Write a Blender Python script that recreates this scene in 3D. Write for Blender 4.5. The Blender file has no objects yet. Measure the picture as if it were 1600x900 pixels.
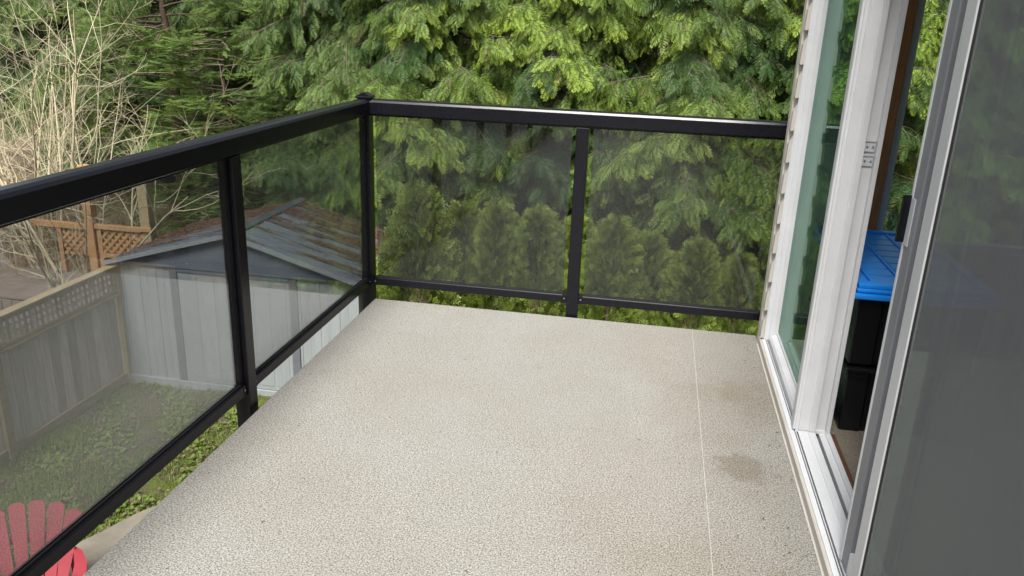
import bpy, bmesh, math, random
import numpy as np
from mathutils import Vector, Matrix

R = math.radians
rng = np.random.default_rng(7)
random.seed(7)
scn = bpy.context.scene
COL = scn.collection

# ------------------------------------------------------------------ camera
cam_d = bpy.data.cameras.new('camera')
cam = bpy.data.objects.new('camera', cam_d)
COL.objects.link(cam)
yaw, pitch, roll = -0.168541, 0.324651, 0.037785
fw = Vector((math.sin(yaw)*math.cos(pitch), math.cos(yaw)*math.cos(pitch), -math.sin(pitch)))
rt = Vector((math.cos(yaw), -math.sin(yaw), 0))
upv = rt.cross(fw)
r2 = math.cos(roll)*rt + math.sin(roll)*upv
u2 = -math.sin(roll)*rt + math.cos(roll)*upv
M = Matrix((r2, u2, -fw)).transposed().to_4x4()
M.translation = Vector((1.43998, -3.98224, 1.49185))
cam.matrix_world = M
cam_d.sensor_width = 36.0
cam_d.lens = 1254.04/1600*36
cam_d.clip_start = 0.02
cam_d.clip_end = 600
scn.camera = cam

# ------------------------------------------------------------------ sky and sun
SUN_DIR = Vector((-0.035, -0.57, 0.82)).normalized()       # towards the sun: behind the camera
sun_el = math.asin(SUN_DIR.z)
sun_az = math.atan2(SUN_DIR.x, SUN_DIR.y)
world = bpy.data.worlds.new('World')
scn.world = world
world.use_nodes = True
wn = world.node_tree.nodes; wl = world.node_tree.links
bg = wn['Background']
sky = wn.new('ShaderNodeTexSky')
sky.sky_type = 'NISHITA'; sky.sun_disc = False
sky.sun_elevation = sun_el; sky.sun_rotation = sun_az
sky.air_density = 1.0; sky.dust_density = 4.0; sky.ozone_density = 1.0
hsv = wn.new('ShaderNodeHueSaturation'); hsv.inputs['Saturation'].default_value = 0.38
wl.new(sky.outputs[0], hsv.inputs['Color']); wl.new(hsv.outputs[0], bg.inputs['Color'])
bg.inputs['Strength'].default_value = 0.09
sun_d = bpy.data.lights.new('sun', 'SUN')
sun_d.energy = 3.4; sun_d.angle = R(20); sun_d.color = (1.0, 0.975, 0.92)
sun = bpy.data.objects.new('sun', sun_d); COL.objects.link(sun)
sun.rotation_euler = (-SUN_DIR).to_track_quat('-Z', 'Y').to_euler()
scn.view_settings.view_transform = 'Standard'
scn.view_settings.look = 'None'
scn.view_settings.gamma = 1.0
scn.view_settings.use_curve_mapping = False
scn.view_settings.exposure = 1.12
scn.render.engine = 'CYCLES'
scn.cycles.max_bounces = 10
scn.cycles.transparent_max_bounces = 24
scn.cycles.use_denoising = True
scn.cycles.caustics_reflective = False
scn.cycles.caustics_refractive = False

# ------------------------------------------------------------------ materials
def newmat(name):
    m = bpy.data.materials.new(name); m.use_nodes = True
    return m, m.node_tree.nodes, m.node_tree.links, m.node_tree.nodes['Principled BSDF']

def ramp(nodes, stops):
    n = nodes.new('ShaderNodeValToRGB')
    el = n.color_ramp.elements
    while len(el) < len(stops): el.new(0.5)
    for e, (p, c) in zip(el, stops):
        e.position = p; e.color = (*c, 1) if len(c) == 3 else c
    return n

def noise_node(nodes, links, scale, detail=4, rough=0.6, co='Object', stretch=None, dist=0.0):
    tc = nodes.new('ShaderNodeTexCoord')
    src = tc.outputs[co]
    if stretch:
        mp = nodes.new('ShaderNodeMapping'); mp.inputs['Scale'].default_value = stretch
        links.new(src, mp.inputs[0]); src = mp.outputs[0]
    n = nodes.new('ShaderNodeTexNoise')
    n.inputs['Scale'].default_value = scale; n.inputs['Detail'].default_value = detail
    n.inputs['Roughness'].default_value = rough; n.inputs['Distortion'].default_value = dist
    links.new(src, n.inputs['Vector'])
    return n

def mat(name, col, col2=None, scale=8, rough=0.6, metal=0.0, bump=0.0, bscale=40, stretch=None, spec=0.5, rvar=0.12, coat=0.0, ovar=0.0):
    m, n, l, b = newmat(name)
    b.inputs['Metallic'].default_value = metal
    b.inputs['Specular IOR Level'].default_value = spec
    b.inputs['Coat Weight'].default_value = coat
    no = noise_node(n, l, scale, 6, 0.65, stretch=stretch)
    c2 = col2 or tuple(c*0.8 for c in col)
    rp = ramp(n, [(0.3, c2), (0.7, col)])
    l.new(no.outputs[0], rp.inputs[0])
    if ovar:
        oi = n.new('ShaderNodeObjectInfo'); hv = n.new('ShaderNodeHueSaturation')
        ma = n.new('ShaderNodeMapRange'); ma.inputs[3].default_value = 1-ovar; ma.inputs[4].default_value = 1+ovar
        l.new(oi.outputs['Random'], ma.inputs[0]); l.new(ma.outputs[0], hv.inputs['Value']); l.new(rp.outputs[0], hv.inputs['Color'])
        l.new(hv.outputs[0], b.inputs['Base Color'])
    else: l.new(rp.outputs[0], b.inputs['Base Color'])
    mr = n.new('ShaderNodeMapRange')
    mr.inputs[3].default_value = max(0.02, rough-rvar); mr.inputs[4].default_value = min(1, rough+rvar)
    l.new(no.outputs[0], mr.inputs[0]); l.new(mr.outputs[0], b.inputs['Roughness'])
    if bump:
        nb = noise_node(n, l, bscale, 5, 0.6, stretch=stretch)
        bp = n.new('ShaderNodeBump'); bp.inputs['Strength'].default_value = bump; bp.inputs['Distance'].default_value = 0.01
        l.new(nb.outputs[0], bp.inputs['Height']); l.new(bp.outputs[0], b.inputs['Normal'])
    return m

def glass_mat(name, tint, refl_tint=(1, 1, 1), boost=1.0, dust=0.0, r0=0.045, ex=5.0):
    """tinted pane: what lies behind, darkened, plus a mirror image by the angle (same from both sides)"""
    m, n, l, b = newmat(name)
    n.remove(b)
    out = n['Material Output']
    geo = n.new('ShaderNodeNewGeometry')
    dot = n.new('ShaderNodeVectorMath'); dot.operation = 'DOT_PRODUCT'
    l.new(geo.outputs['Incoming'], dot.inputs[0]); l.new(geo.outputs['Normal'], dot.inputs[1])
    ab = n.new('ShaderNodeMath'); ab.operation = 'ABSOLUTE'; l.new(dot.outputs['Value'], ab.inputs[0])
    om = n.new('ShaderNodeMath'); om.operation = 'SUBTRACT'; om.inputs[0].default_value = 1; l.new(ab.outputs[0], om.inputs[1])
    pw = n.new('ShaderNodeMath'); pw.operation = 'POWER'; l.new(om.outputs[0], pw.inputs[0]); pw.inputs[1].default_value = ex
    mu = n.new('ShaderNodeMath'); mu.operation = 'MULTIPLY_ADD'; l.new(pw.outputs[0], mu.inputs[0])
    mu.inputs[1].default_value = (1-r0)*boost; mu.inputs[2].default_value = r0*boost
    tr = n.new('ShaderNodeBsdfTransparent'); tr.inputs[0].default_value = (*tint, 1)
    gl = n.new('ShaderNodeBsdfGlossy'); gl.inputs['Color'].default_value = (*refl_tint, 1); gl.inputs['Roughness'].default_value = 0.0
    mx = n.new('ShaderNodeMixShader'); mu.use_clamp = True
    l.new(mu.outputs[0], mx.inputs[0]); l.new(tr.outputs[0], mx.inputs[1]); l.new(gl.outputs[0], mx.inputs[2])
    res = mx.outputs[0]
    if dust:
        df = n.new('ShaderNodeBsdfDiffuse'); df.inputs[0].default_value = (0.62, 0.62, 0.6, 1)
        no = noise_node(n, l, 3.0, 7, 0.75, stretch=(3, 3, 0.7))
        mr = n.new('ShaderNodeMapRange'); mr.inputs[1].default_value = 0.3; mr.inputs[2].default_value = 0.75
        mr.inputs[3].default_value = dust*0.4; mr.inputs[4].default_value = dust*1.5
        l.new(no.outputs[0], mr.inputs[0])
        m2 = n.new('ShaderNodeMixShader'); l.new(mr.outputs[0], m2.inputs[0])
        l.new(res, m2.inputs[1]); l.new(df.outputs[0], m2.inputs[2]); res = m2.outputs[0]
    l.new(res, out.inputs[0])
    return m

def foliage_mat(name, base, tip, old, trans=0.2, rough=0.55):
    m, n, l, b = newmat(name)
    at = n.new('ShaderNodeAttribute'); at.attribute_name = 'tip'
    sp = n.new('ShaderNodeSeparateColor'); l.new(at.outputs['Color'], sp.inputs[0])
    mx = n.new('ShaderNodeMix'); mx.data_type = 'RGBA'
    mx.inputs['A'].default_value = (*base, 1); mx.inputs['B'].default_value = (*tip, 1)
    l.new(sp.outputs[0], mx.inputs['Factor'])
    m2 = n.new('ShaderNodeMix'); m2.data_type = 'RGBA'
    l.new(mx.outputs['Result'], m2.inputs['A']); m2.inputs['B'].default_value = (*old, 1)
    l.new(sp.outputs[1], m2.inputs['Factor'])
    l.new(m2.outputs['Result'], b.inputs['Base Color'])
    b.inputs['Roughness'].default_value = rough
    b.inputs['Specular IOR Level'].default_value = 0.35
    tl = n.new('ShaderNodeBsdfTranslucent'); l.new(m2.outputs['Result'], tl.inputs[0])
    ms = n.new('ShaderNodeMixShader'); ms.inputs[0].default_value = trans
    l.new(b.outputs[0], ms.inputs[1]); l.new(tl.outputs[0], ms.inputs[2])
    l.new(ms.outputs[0], n['Material Output'].inputs[0])
    return m

MT = {}
MT['black'] = mat('black_powder_coat', (0.006, 0.006, 0.009), (0.0045, 0.0045, 0.007), 30, 0.24, 0.0, 0.02, 900, spec=0.24, rvar=0.05)
MT['rubber'] = mat('black_rubber', (0.01, 0.01, 0.01), None, 20, 0.7)
MT['vinyl'] = mat('white_vinyl', (0.60, 0.61, 0.625), (0.53, 0.54, 0.555), 5, 0.38, rvar=0.1)
MT['vinyl2'] = mat('soft_white_vinyl', (0.56, 0.565, 0.575), (0.5, 0.505, 0.515), 6, 0.45)
MT['greyvinyl'] = mat('grey_vinyl', (0.2, 0.208, 0.228), (0.17, 0.177, 0.195), 6, 0.5)
MT['beige'] = mat('beige_trim_paint', (0.5, 0.47, 0.42), (0.42, 0.39, 0.34), 7, 0.55)
MT['seam'] = mat('seam_weld', (0.4, 0.392, 0.365), (0.3, 0.292, 0.27), 20, 0.7)
MT['siding'] = mat('cream_siding', (0.46, 0.435, 0.39), (0.4, 0.375, 0.335), 9, 0.6)
MT['alu'] = mat('brushed_aluminium', (0.56, 0.575, 0.6), (0.47, 0.48, 0.5), 30, 0.45, 0.2, stretch=(8, 8, 0.4))
MT['steel'] = mat('dull_steel', (0.45, 0.45, 0.44), (0.3, 0.3, 0.3), 40, 0.4, 0.8)
MT['dirt'] = mat('track_dirt', (0.09, 0.08, 0.07), (0.035, 0.032, 0.03), 60, 0.9)
MT['oak'] = mat('stained_wood', (0.42, 0.18, 0.075), (0.25, 0.1, 0.04), 6, 0.45, stretch=(20, 20, 1.5))
MT['threshold'] = mat('dark_stained_wood', (0.13, 0.06, 0.03), (0.07, 0.032, 0.016), 6, 0.5, stretch=(20, 1.5, 20))
MT['greywall'] = mat('grey_wall_paint', (0.42, 0.44, 0.47), (0.38, 0.4, 0.43), 3, 0.7)
MT['inwall'] = mat('interior_wall_paint', (0.58, 0.56, 0.52), (0.54, 0.52, 0.48), 2, 0.8)
MT['carpet'] = mat('carpet', (0.3, 0.26, 0.2), (0.14, 0.12, 0.09), 160, 0.95, bump=0.6, bscale=300)
MT['roofing'] = mat('grey_shingle', (0.12, 0.12, 0.12), (0.07, 0.07, 0.07), 30, 0.9, bump=0.4)
MT['bluelid'] = mat('blue_plastic', (0.012, 0.26, 0.85), (0.01, 0.23, 0.78), 6, 0.36, rvar=0.05)
MT['blacktote'] = mat('black_plastic', (0.006, 0.006, 0.008), None, 10, 0.3, rvar=0.06)
MT['red'] = mat('faded_red_plastic', (0.27, 0.03, 0.04), (0.2, 0.022, 0.03), 5, 0.5, bump=0.1, bscale=80)
MT['shedwall'] = mat('pale_grey_steel', (0.23, 0.25, 0.255), (0.19, 0.207, 0.207), 3, 0.5, 0.0, stretch=(6, 6, 0.7), ovar=0.05)
MT['sheddark'] = mat('slate_blue_steel', (0.12, 0.14, 0.16), (0.09, 0.108, 0.125), 4, 0.45)
MT['ridge'] = mat('dark_ridge_steel', (0.07, 0.08, 0.09), (0.05, 0.058, 0.066), 6, 0.8, spec=0.2)
MT['shedtrim'] = mat('mid_grey_steel', (0.11, 0.12, 0.135), (0.085, 0.095, 0.105), 4, 0.5)
MT['shedroof'] = mat('weathered_blue_steel', (0.17, 0.195, 0.225), (0.11, 0.128, 0.15), 3, 0.4, 0.15, stretch=(1, 5, 1))
MT['needles'] = mat('dead_needles', (0.15, 0.075, 0.035), (0.07, 0.035, 0.018), 14, 0.9)
MT['deadleaf'] = mat('tan_dead_leaves', (0.15, 0.1, 0.055), (0.07, 0.048, 0.028), 14, 0.9)
MT['fence'] = mat('weathered_cedar', (0.52, 0.475, 0.425), (0.32, 0.285, 0.25), 5, 0.85, bump=0.4, bscale=30, stretch=(9, 9, 0.8), ovar=0.28)
MT['fencerail'] = mat('moss_stained_timber', (0.36, 0.28, 0.17), (0.2, 0.17, 0.085), 5, 0.85, bump=0.4, bscale=30, stretch=(9, 0.8, 9))
MT['newwood'] = mat('orange_brown_timber', (0.42, 0.24, 0.11), (0.28, 0.15, 0.07), 5, 0.75, bump=0.3, bscale=30, stretch=(6, 6, 1))
MT['pinkwood'] = mat('faded_pink_deck', (0.17, 0.13, 0.105), (0.12, 0.09, 0.07), 5, 0.8)
MT['bark'] = mat('red_brown_bark', (0.11, 0.07, 0.045), (0.045, 0.028, 0.02), 9, 0.95, bump=0.8, bscale=20, stretch=(5, 5, 0.7))
MT['twig'] = mat('dark_twig', (0.14, 0.105, 0.075), (0.06, 0.045, 0.032), 12, 0.9)
MT['palebark'] = mat('pale_mossy_bark', (0.5, 0.44, 0.31), (0.32, 0.28, 0.17), 8, 0.85)
MT['deadgrass'] = mat('dry_canes', (0.42, 0.3, 0.18), (0.25, 0.16, 0.09), 6, 0.9)
MT['concrete'] = mat('tan_concrete', (0.17, 0.15, 0.12), (0.12, 0.105, 0.08), 6, 0.9, bump=0.3, bscale=60)
MT['foundation'] = mat('rendered_wall', (0.5, 0.47, 0.42), (0.44, 0.41, 0.37), 5, 0.8)
MT['rail_glass'] = glass_mat('tinted_glass', (0.68, 0.69, 0.705), (0.93, 0.98, 1.0), 1.0, 0.007, 0.03, 2.7)
MT['window_glass'] = glass_mat('window_glass', (0.62, 0.72, 0.67), (0.5, 0.7, 0.6), 1.0, 0.0, 0.06)
MT['clear_glass'] = glass_mat('clear_glass', (0.94, 0.96, 0.95), (0.9, 1, 0.95), 1.0, 0.0, 0.04)
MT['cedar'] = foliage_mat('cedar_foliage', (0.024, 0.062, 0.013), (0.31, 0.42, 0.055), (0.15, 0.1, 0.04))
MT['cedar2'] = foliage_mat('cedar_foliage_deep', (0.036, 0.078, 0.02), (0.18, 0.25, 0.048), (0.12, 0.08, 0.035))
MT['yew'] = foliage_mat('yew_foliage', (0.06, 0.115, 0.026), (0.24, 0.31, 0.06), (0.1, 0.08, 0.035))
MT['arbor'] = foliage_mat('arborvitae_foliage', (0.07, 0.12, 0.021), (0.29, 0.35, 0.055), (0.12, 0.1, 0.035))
MT['grass'] = foliage_mat('grass_blades', (0.07, 0.115, 0.02), (0.16, 0.215, 0.035), (0.24, 0.19, 0.09), 0.3)

def deck_vinyl():
    m, n, l, b = newmat('speckled_deck_vinyl')
    n1 = noise_node(n, l, 200, 3.0, 0.64, dist=0.4)
    r1 = ramp(n, [(0.35, (0.08, 0.074, 0.065)), (0.45, (0.182, 0.175, 0.158)), (0.54, (0.282, 0.274, 0.252)), (0.65, (0.395, 0.387, 0.362))])
    l.new(n1.outputs[0], r1.inputs[0])
    # broad grime
    n2 = noise_node(n, l, 1.7, 5, 0.62)
    r2_ = ramp(n, [(0.34, (0.9, 0.88, 0.845)), (0.62, (1, 1, 1))])
    l.new(n2.outputs[0], r2_.inputs[0])
    mx = n.new('ShaderNodeMix'); mx.data_type = 'RGBA'; mx.blend_type = 'MULTIPLY'; mx.inputs['Factor'].default_value = 0.8
    l.new(r1.outputs[0], mx.inputs['A']); l.new(r2_.outputs[0], mx.inputs['B'])
    # rusty leaf stains
    n3 = noise_node(n, l, 5.5, 3, 0.5)
    r3 = ramp(n, [(0.68, (1, 1, 1)), (0.78, (0.9, 0.8, 0.69))])
    l.new(n3.outputs[0], r3.inputs[0])
    mx2 = n.new('ShaderNodeMix'); mx2.data_type = 'RGBA'; mx2.blend_type = 'MULTIPLY'; mx2.inputs['Factor'].default_value = 0.8
    l.new(mx.outputs['Result'], mx2.inputs['A']); l.new(r3.outputs[0], mx2.inputs['B'])
    cur = mx2.outputs['Result']
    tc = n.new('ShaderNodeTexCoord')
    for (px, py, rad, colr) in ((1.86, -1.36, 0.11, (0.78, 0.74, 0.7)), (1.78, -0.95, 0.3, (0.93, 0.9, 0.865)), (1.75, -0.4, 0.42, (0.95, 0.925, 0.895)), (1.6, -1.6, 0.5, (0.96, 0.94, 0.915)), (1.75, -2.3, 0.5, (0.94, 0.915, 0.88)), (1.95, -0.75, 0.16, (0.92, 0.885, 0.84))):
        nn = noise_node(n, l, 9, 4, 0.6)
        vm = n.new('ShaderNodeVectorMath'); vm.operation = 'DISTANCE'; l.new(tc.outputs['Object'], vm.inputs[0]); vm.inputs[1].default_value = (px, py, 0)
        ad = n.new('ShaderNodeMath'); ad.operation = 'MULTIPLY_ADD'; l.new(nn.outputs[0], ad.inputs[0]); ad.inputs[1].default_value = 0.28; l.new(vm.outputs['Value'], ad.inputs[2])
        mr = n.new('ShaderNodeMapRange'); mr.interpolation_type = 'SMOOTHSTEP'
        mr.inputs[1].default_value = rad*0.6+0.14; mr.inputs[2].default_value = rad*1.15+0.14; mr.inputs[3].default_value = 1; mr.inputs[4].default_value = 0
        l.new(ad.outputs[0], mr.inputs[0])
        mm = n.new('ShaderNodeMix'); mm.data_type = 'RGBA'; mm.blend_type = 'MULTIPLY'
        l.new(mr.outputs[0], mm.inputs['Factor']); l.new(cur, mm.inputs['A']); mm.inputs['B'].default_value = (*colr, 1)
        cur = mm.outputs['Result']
    l.new(cur, b.inputs['Base Color'])
    b.inputs['Roughness'].default_value = 0.62
    b.inputs['Specular IOR Level'].default_value = 0.35
    bp = n.new('ShaderNodeBump'); bp.inputs['Strength'].default_value = 0.25; bp.inputs['Distance'].default_value = 0.002
    l.new(n1.outputs[0], bp.inputs['Height']); l.new(bp.outputs[0], b.inputs['Normal'])
    return m
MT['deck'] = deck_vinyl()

def ground_mat():
    m, n, l, b = newmat('mossy_lawn')
    n1 = noise_node(n, l, 1.6, 6, 0.65)
    r1 = ramp(n, [(0.38, (0.11, 0.085, 0.06)), (0.5, (0.1, 0.095, 0.045)), (0.56, (0.1, 0.125, 0.03)), (0.66, (0.12, 0.16, 0.03))])
    l.new(n1.outputs[0], r1.inputs[0])
    n2 = noise_node(n, l, 45, 5, 0.7)
    r2_ = ramp(n, [(0.35, (0.45, 0.45, 0.45)), (0.7, (1.15, 1.15, 1.15))])
    l.new(n2.outputs[0], r2_.inputs[0])
    mx = n.new('ShaderNodeMix'); mx.data_type = 'RGBA'; mx.blend_type = 'MULTIPLY'; mx.inputs['Factor'].default_value = 1
    l.new(r1.outputs[0], mx.inputs['A']); l.new(r2_.outputs[0], mx.inputs['B'])
    l.new(mx.outputs['Result'], b.inputs['Base Color'])
    b.inputs['Roughness'].default_value = 0.95; b.inputs['Specular IOR Level'].default_value = 0.1
    bp = n.new('ShaderNodeBump'); bp.inputs['Strength'].default_value = 0.8; bp.inputs['Distance'].default_value = 0.03
    l.new(n2.outputs[0], bp.inputs['Height']); l.new(bp.outputs[0], b.inputs['Normal'])
    return m
MT['ground'] = ground_mat()
MT['litter'] = mat('leaf_litter', (0.2, 0.145, 0.09), (0.07, 0.05, 0.032), 5, 0.95, bump=0.8, bscale=18)

def screen_mat():
    m, n, l, b = newmat('insect_screen')
    b.inputs['Base Color'].default_value = (0.19, 0.195, 0.21, 1); b.inputs['Roughness'].default_value = 0.6
    tc = n.new('ShaderNodeTexCoord')
    # slightly uneven weave
    no = noise_node(n, l, 2.5, 4, 0.6, stretch=(1, 36, 1.6))
    mr = n.new('ShaderNodeMapRange'); mr.inputs[3].default_value = 0.26; mr.inputs[4].default_value = 0.52
    l.new(no.outputs[0], mr.inputs[0])
    tr = n.new('ShaderNodeBsdfTransparent')
    ms = n.new('ShaderNodeMixShader'); l.new(mr.outputs[0], ms.inputs[0]); l.new(tr.outputs[0], ms.inputs[1]); l.new(b.outputs[0], ms.inputs[2])
    l.new(ms.outputs[0], n['Material Output'].inputs[0])
    return m
MT['screen'] = screen_mat()

# ------------------------------------------------------------------ helpers
def link(o, parent=None):
    COL.objects.link(o)
    if parent is not None: o.parent = parent
    return o

def tag(o, label=None, cat=None, group=None, kind=None):
    if label: o['label'] = label
    if cat: o['category'] = cat
    if group: o['group'] = group
    if kind: o['kind'] = kind
    return o

def thing(name, label, cat, loc=(0, 0, 0), rz=0, group=None):
    o = bpy.data.objects.new(name, None); o.empty_display_size = 0.2
    link(o); o.location = loc; o.rotation_euler = (0, 0, rz)
    return tag(o, label, cat, group)

class MB:
    def __init__(self): self.bm = bmesh.new()
    def box(self, x0, x1, y0, y1, z0, z1, bev=0.0, mtx=None):
        g = bmesh.ops.create_cube(self.bm, size=1)
        vs = g['verts']
        m = Matrix.Translation(((x0+x1)/2, (y0+y1)/2, (z0+z1)/2)) @ Matrix.Diagonal((abs(x1-x0), abs(y1-y0), abs(z1-z0), 1))
        bmesh.ops.transform(self.bm, matrix=m, verts=vs)
        if bev:
            es = list({e for v in vs for e in v.link_edges})
            r = bmesh.ops.bevel(self.bm, geom=es, offset=bev, segments=2, profile=0.5, affect='EDGES')
            vs = list({v for f in r['faces'] for v in f.verts} | {v for v in vs if v.is_valid})
        if mtx is not None: bmesh.ops.transform(self.bm, matrix=mtx, verts=vs)
        return self
    def prism(self, pts, axis, a0, a1):
        """pts: outline in the two other axes (x: (y,z), y: (x,z), z: (x,y))"""
        def P(p, a):
            return {'x': (a, p[0], p[1]), 'y': (p[0], a, p[1]), 'z': (p[0], p[1], a)}[axis]
        A = [self.bm.verts.new(P(p, a0)) for p in pts]; B = [self.bm.verts.new(P(p, a1)) for p in pts]
        n = len(pts)
        for i in range(n): self.bm.faces.new((A[i], A[(i+1) % n], B[(i+1) % n], B[i]))
        self.bm.faces.new(A[::-1]); self.bm.faces.new(B)
        return self
    def tube(self, pts, r, seg=8, cap=True):
        pts = [Vector(p) for p in pts]
        rings = []
        for i, p in enumerate(pts):
            d = (pts[min(i+1, len(pts)-1)]-pts[max(i-1, 0)]).normalized()
            u = d.orthogonal().normalized() if i == 0 else (u - d*u.dot(d)).normalized()
            v = d.cross(u)
            rr = r[i] if isinstance(r, (list, tuple)) else r
            rings.append([self.bm.verts.new(p + (u*math.cos(2*math.pi*k/seg)+v*math.sin(2*math.pi*k/seg))*rr) for k in range(seg)])
        for a, b in zip(rings, rings[1:]):
            for k in range(seg): self.bm.faces.new((a[k], a[(k+1) % seg], b[(k+1) % seg], b[k]))
        if cap: self.bm.faces.new(rings[0][::-1]); self.bm.faces.new(rings[-1])
        return self
    def build(self, name, m, parent=None, smooth=False):
        bmesh.ops.recalc_face_normals(self.bm, faces=self.bm.faces)
        me = bpy.data.meshes.new(name); self.bm.to_mesh(me); self.bm.free()
        me.materials.append(MT[m] if isinstance(m, str) else m)
        if smooth:
            me.polygons.foreach_set('use_smooth', [True]*len(me.polygons))
        return link(bpy.data.objects.new(name, me), parent)

def bx(name, m, parent, *b, bev=0.0):
    return MB().box(*b, bev=bev).build(name, m, parent)

def copy_obj(o, parent=None, loc=None, rz=None, scale=None):
    c = o.copy(); link(c, parent)
    if loc is not None: c.location = loc
    if rz is not None: c.rotation_euler = (0, 0, rz)
    if scale is not None: c.scale = scale
    return c

def np_mesh(name, V, T, m, tip=None):
    me = bpy.data.meshes.new(name)
    nv, nt = len(V), len(T)
    me.vertices.add(nv); me.vertices.foreach_set('co', np.ascontiguousarray(V, np.float32).ravel())
    me.loops.add(nt*3); me.loops.foreach_set('vertex_index', np.ascontiguousarray(T, np.int32).ravel())
    me.polygons.add(nt); me.polygons.foreach_set('loop_start', np.arange(0, nt*3, 3, dtype=np.int32))
    me.polygons.foreach_set('loop_total', np.full(nt, 3, np.int32))
    me.update(calc_edges=True)
    if tip is not None:
        a = me.color_attributes.new('tip', 'FLOAT_COLOR', 'POINT')
        a.data.foreach_set('color', np.ascontiguousarray(tip, np.float32).ravel())
    me.materials.append(MT[m])
    return me

def norm(v): return v/np.maximum(np.linalg.norm(v, axis=-1, keepdims=True), 1e-9)

G = -3.1           # ground level below the deck surface (z = 0)

# ================================================================== the setting
def ground():
    nx, ny = 90, 90
    xs = np.sign(np.linspace(-1, 1, nx))*np.abs(np.linspace(-1, 1, nx))**2.2*150-2
    ys = np.sign(np.linspace(-1, 1, ny))*np.abs(np.linspace(-1, 1, ny))**2.2*150+3
    X, Y = np.meshgrid(xs, ys, indexing='ij')
    rise = np.clip(Y-11.5, 0, 30)*0.16
    Z = G + 0.03*np.sin(X*1.7)*np.cos(Y*1.3) + rise
    V = np.stack([X, Y, Z], -1).reshape(-1, 3)
    i = np.arange(nx*ny).reshape(nx, ny)
    a, b, c, d = i[:-1, :-1].ravel(), i[1:, :-1].ravel(), i[1:, 1:].ravel(), i[:-1, 1:].ravel()
    T = np.concatenate([np.stack([a, b, c], 1), np.stack([a, c, d], 1)])
    me = np_mesh('ground', V, T, 'ground')
    me.polygons.foreach_set('use_smooth', [True]*len(me.polygons))
    tag(link(bpy.data.objects.new('ground', me)), 'mossy patchy lawn and earth below the deck', kind='structure')
ground()

def litter_floor():
    # needle and leaf litter under the trees, a low uneven sheet
    nx, ny = 60, 40
    xs = np.linspace(-22, 14, nx); ys = np.linspace(7.6, 40, ny)
    X, Y = np.meshgrid(xs, ys, indexing='ij')
    Z = G + 0.05 + 0.04*np.sin(X*2.1+Y) + np.clip(Y-11.5, 0, 30)*0.162
    V = np.stack([X, Y, Z], -1).reshape(-1, 3)
    i = np.arange(nx*ny).reshape(nx, ny)
    a, b, c, d = i[:-1, :-1].ravel(), i[1:, :-1].ravel(), i[1:, 1:].ravel(), i[:-1, 1:].ravel()
    me = np_mesh('woodland_floor', V, np.concatenate([np.stack([a, b, c], 1), np.stack([a, c, d], 1)]), 'litter')
    me.polygons.foreach_set('use_smooth', [True]*len(me.polygons))
    tag(link(bpy.data.objects.new('woodland_floor', me)), 'brown leaf litter covering the ground beneath the trees', kind='structure')
litter_floor()

def patio():
    pts = [(-3.02, 1.76), (-3.08, 1.62), (-3.16, 1.42), (-3.3, 1.13), (-3.55, 0.7), (-3.75, 0.2), (-3.8, -0.6), (-3.8, -11), (1.9, -11), (1.9, 3.2), (-1.6, 3.2), (-2.2, 2.75), (-2.7, 2.25)]
    m = MB().prism(pts, 'z', G-0.1, G+0.07)
    tag(m.build('patio', 'concrete'), 'tan concrete patio with a curved edge under the deck', kind='structure')
patio()

# ================================================================== deck
deck = thing('deck', 'raised deck floor covered in speckled beige vinyl', 'deck', (0, 0, 0))
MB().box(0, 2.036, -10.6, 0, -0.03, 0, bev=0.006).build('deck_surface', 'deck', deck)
bx('seam', 'seam', deck, 1.7138, 1.7162, -10.55, -0.006, -0.004, 0.0012)
bx('fascia', 'foundation', deck, 0.012, 2.03, -0.045, -0.012, -0.28, -0.032)
bx('fascia', 'foundation', deck, 0.012, 0.045, -10.59, -0.047, -0.28, -0.032)
for i in range(13):
    bx('joist', 'fence', deck, 0.05, 2.03, -0.5-i*0.8, -0.46-i*0.8, -0.24, -0.033)
for y in (-0.3, -3.3, -6.3, -10.2):
    bx('support_post', 'fence', deck, 0.08, 0.18, y-0.05, y+0.05, G-0.1, -0.245)

# ================================================================== glass railing
rail = thing('glass_railing', 'black metal railing with tinted glass panes round the deck', 'railing', (0, 0, 0))
PW = 0.031
def rail_profile(c, sgn, z0=1.0, z1=1.072):
    # rounded cap over a narrower channel; c = centre, across axis
    w = 0.034
    return [(c-w, z0), (c-w, z1-0.016), (c-w+0.006, z1-0.006), (c-w+0.018, z1), (c+w-0.018, z1), (c+w-0.006, z1-0.006), (c+w, z1-0.016), (c+w, z0), (c+w-0.004, z0-0.004), (c+0.014, z0-0.004), (c+0.014, z0-0.014), (c-0.014, z0-0.014), (c-0.014, z0-0.004), (c-w+0.004, z0-0.004)]
XL, YB = -0.052, 0.052
tr = MB().prism(rail_profile(YB, 1), 'x', XL+0.034, 2.190).build('top_rail', 'black', rail)
tl = MB().prism(rail_profile(XL, 1), 'y', -10.6, YB-0.034).build('top_rail', 'black', rail)
def post(x, y, top=0.99, cap=False):
    p = MB().box(x-PW, x+PW, y-PW, y+PW, -0.26, top, bev=0.003).build('post', 'black', rail)
    # fixing plate and bolts into the fascia
    if cap:
        c = MB().box(x-0.040, x+0.040, y-0.040, y+0.040, 1.074, 1.084, bev=0.002)
        c.prism([(x-0.039, 1.0845), (x+0.039, 1.0845), (x+0.006, 1.102), (x-0.006, 1.102)], 'y', y-0.03, y+0.03)
        c.build('post_cap', 'black', p)
        MB().box(x-0.0335, x+0.0335, y-0.0335, y+0.0335, 0.992, 1.073, bev=0.003).build('corner_block', 'black', p)
    return p
corner = post(XL, YB, cap=True)
posts_left = [-1.346, -2.742, -4.138, -5.534, -6.93, -8.326, -9.722]
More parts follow.
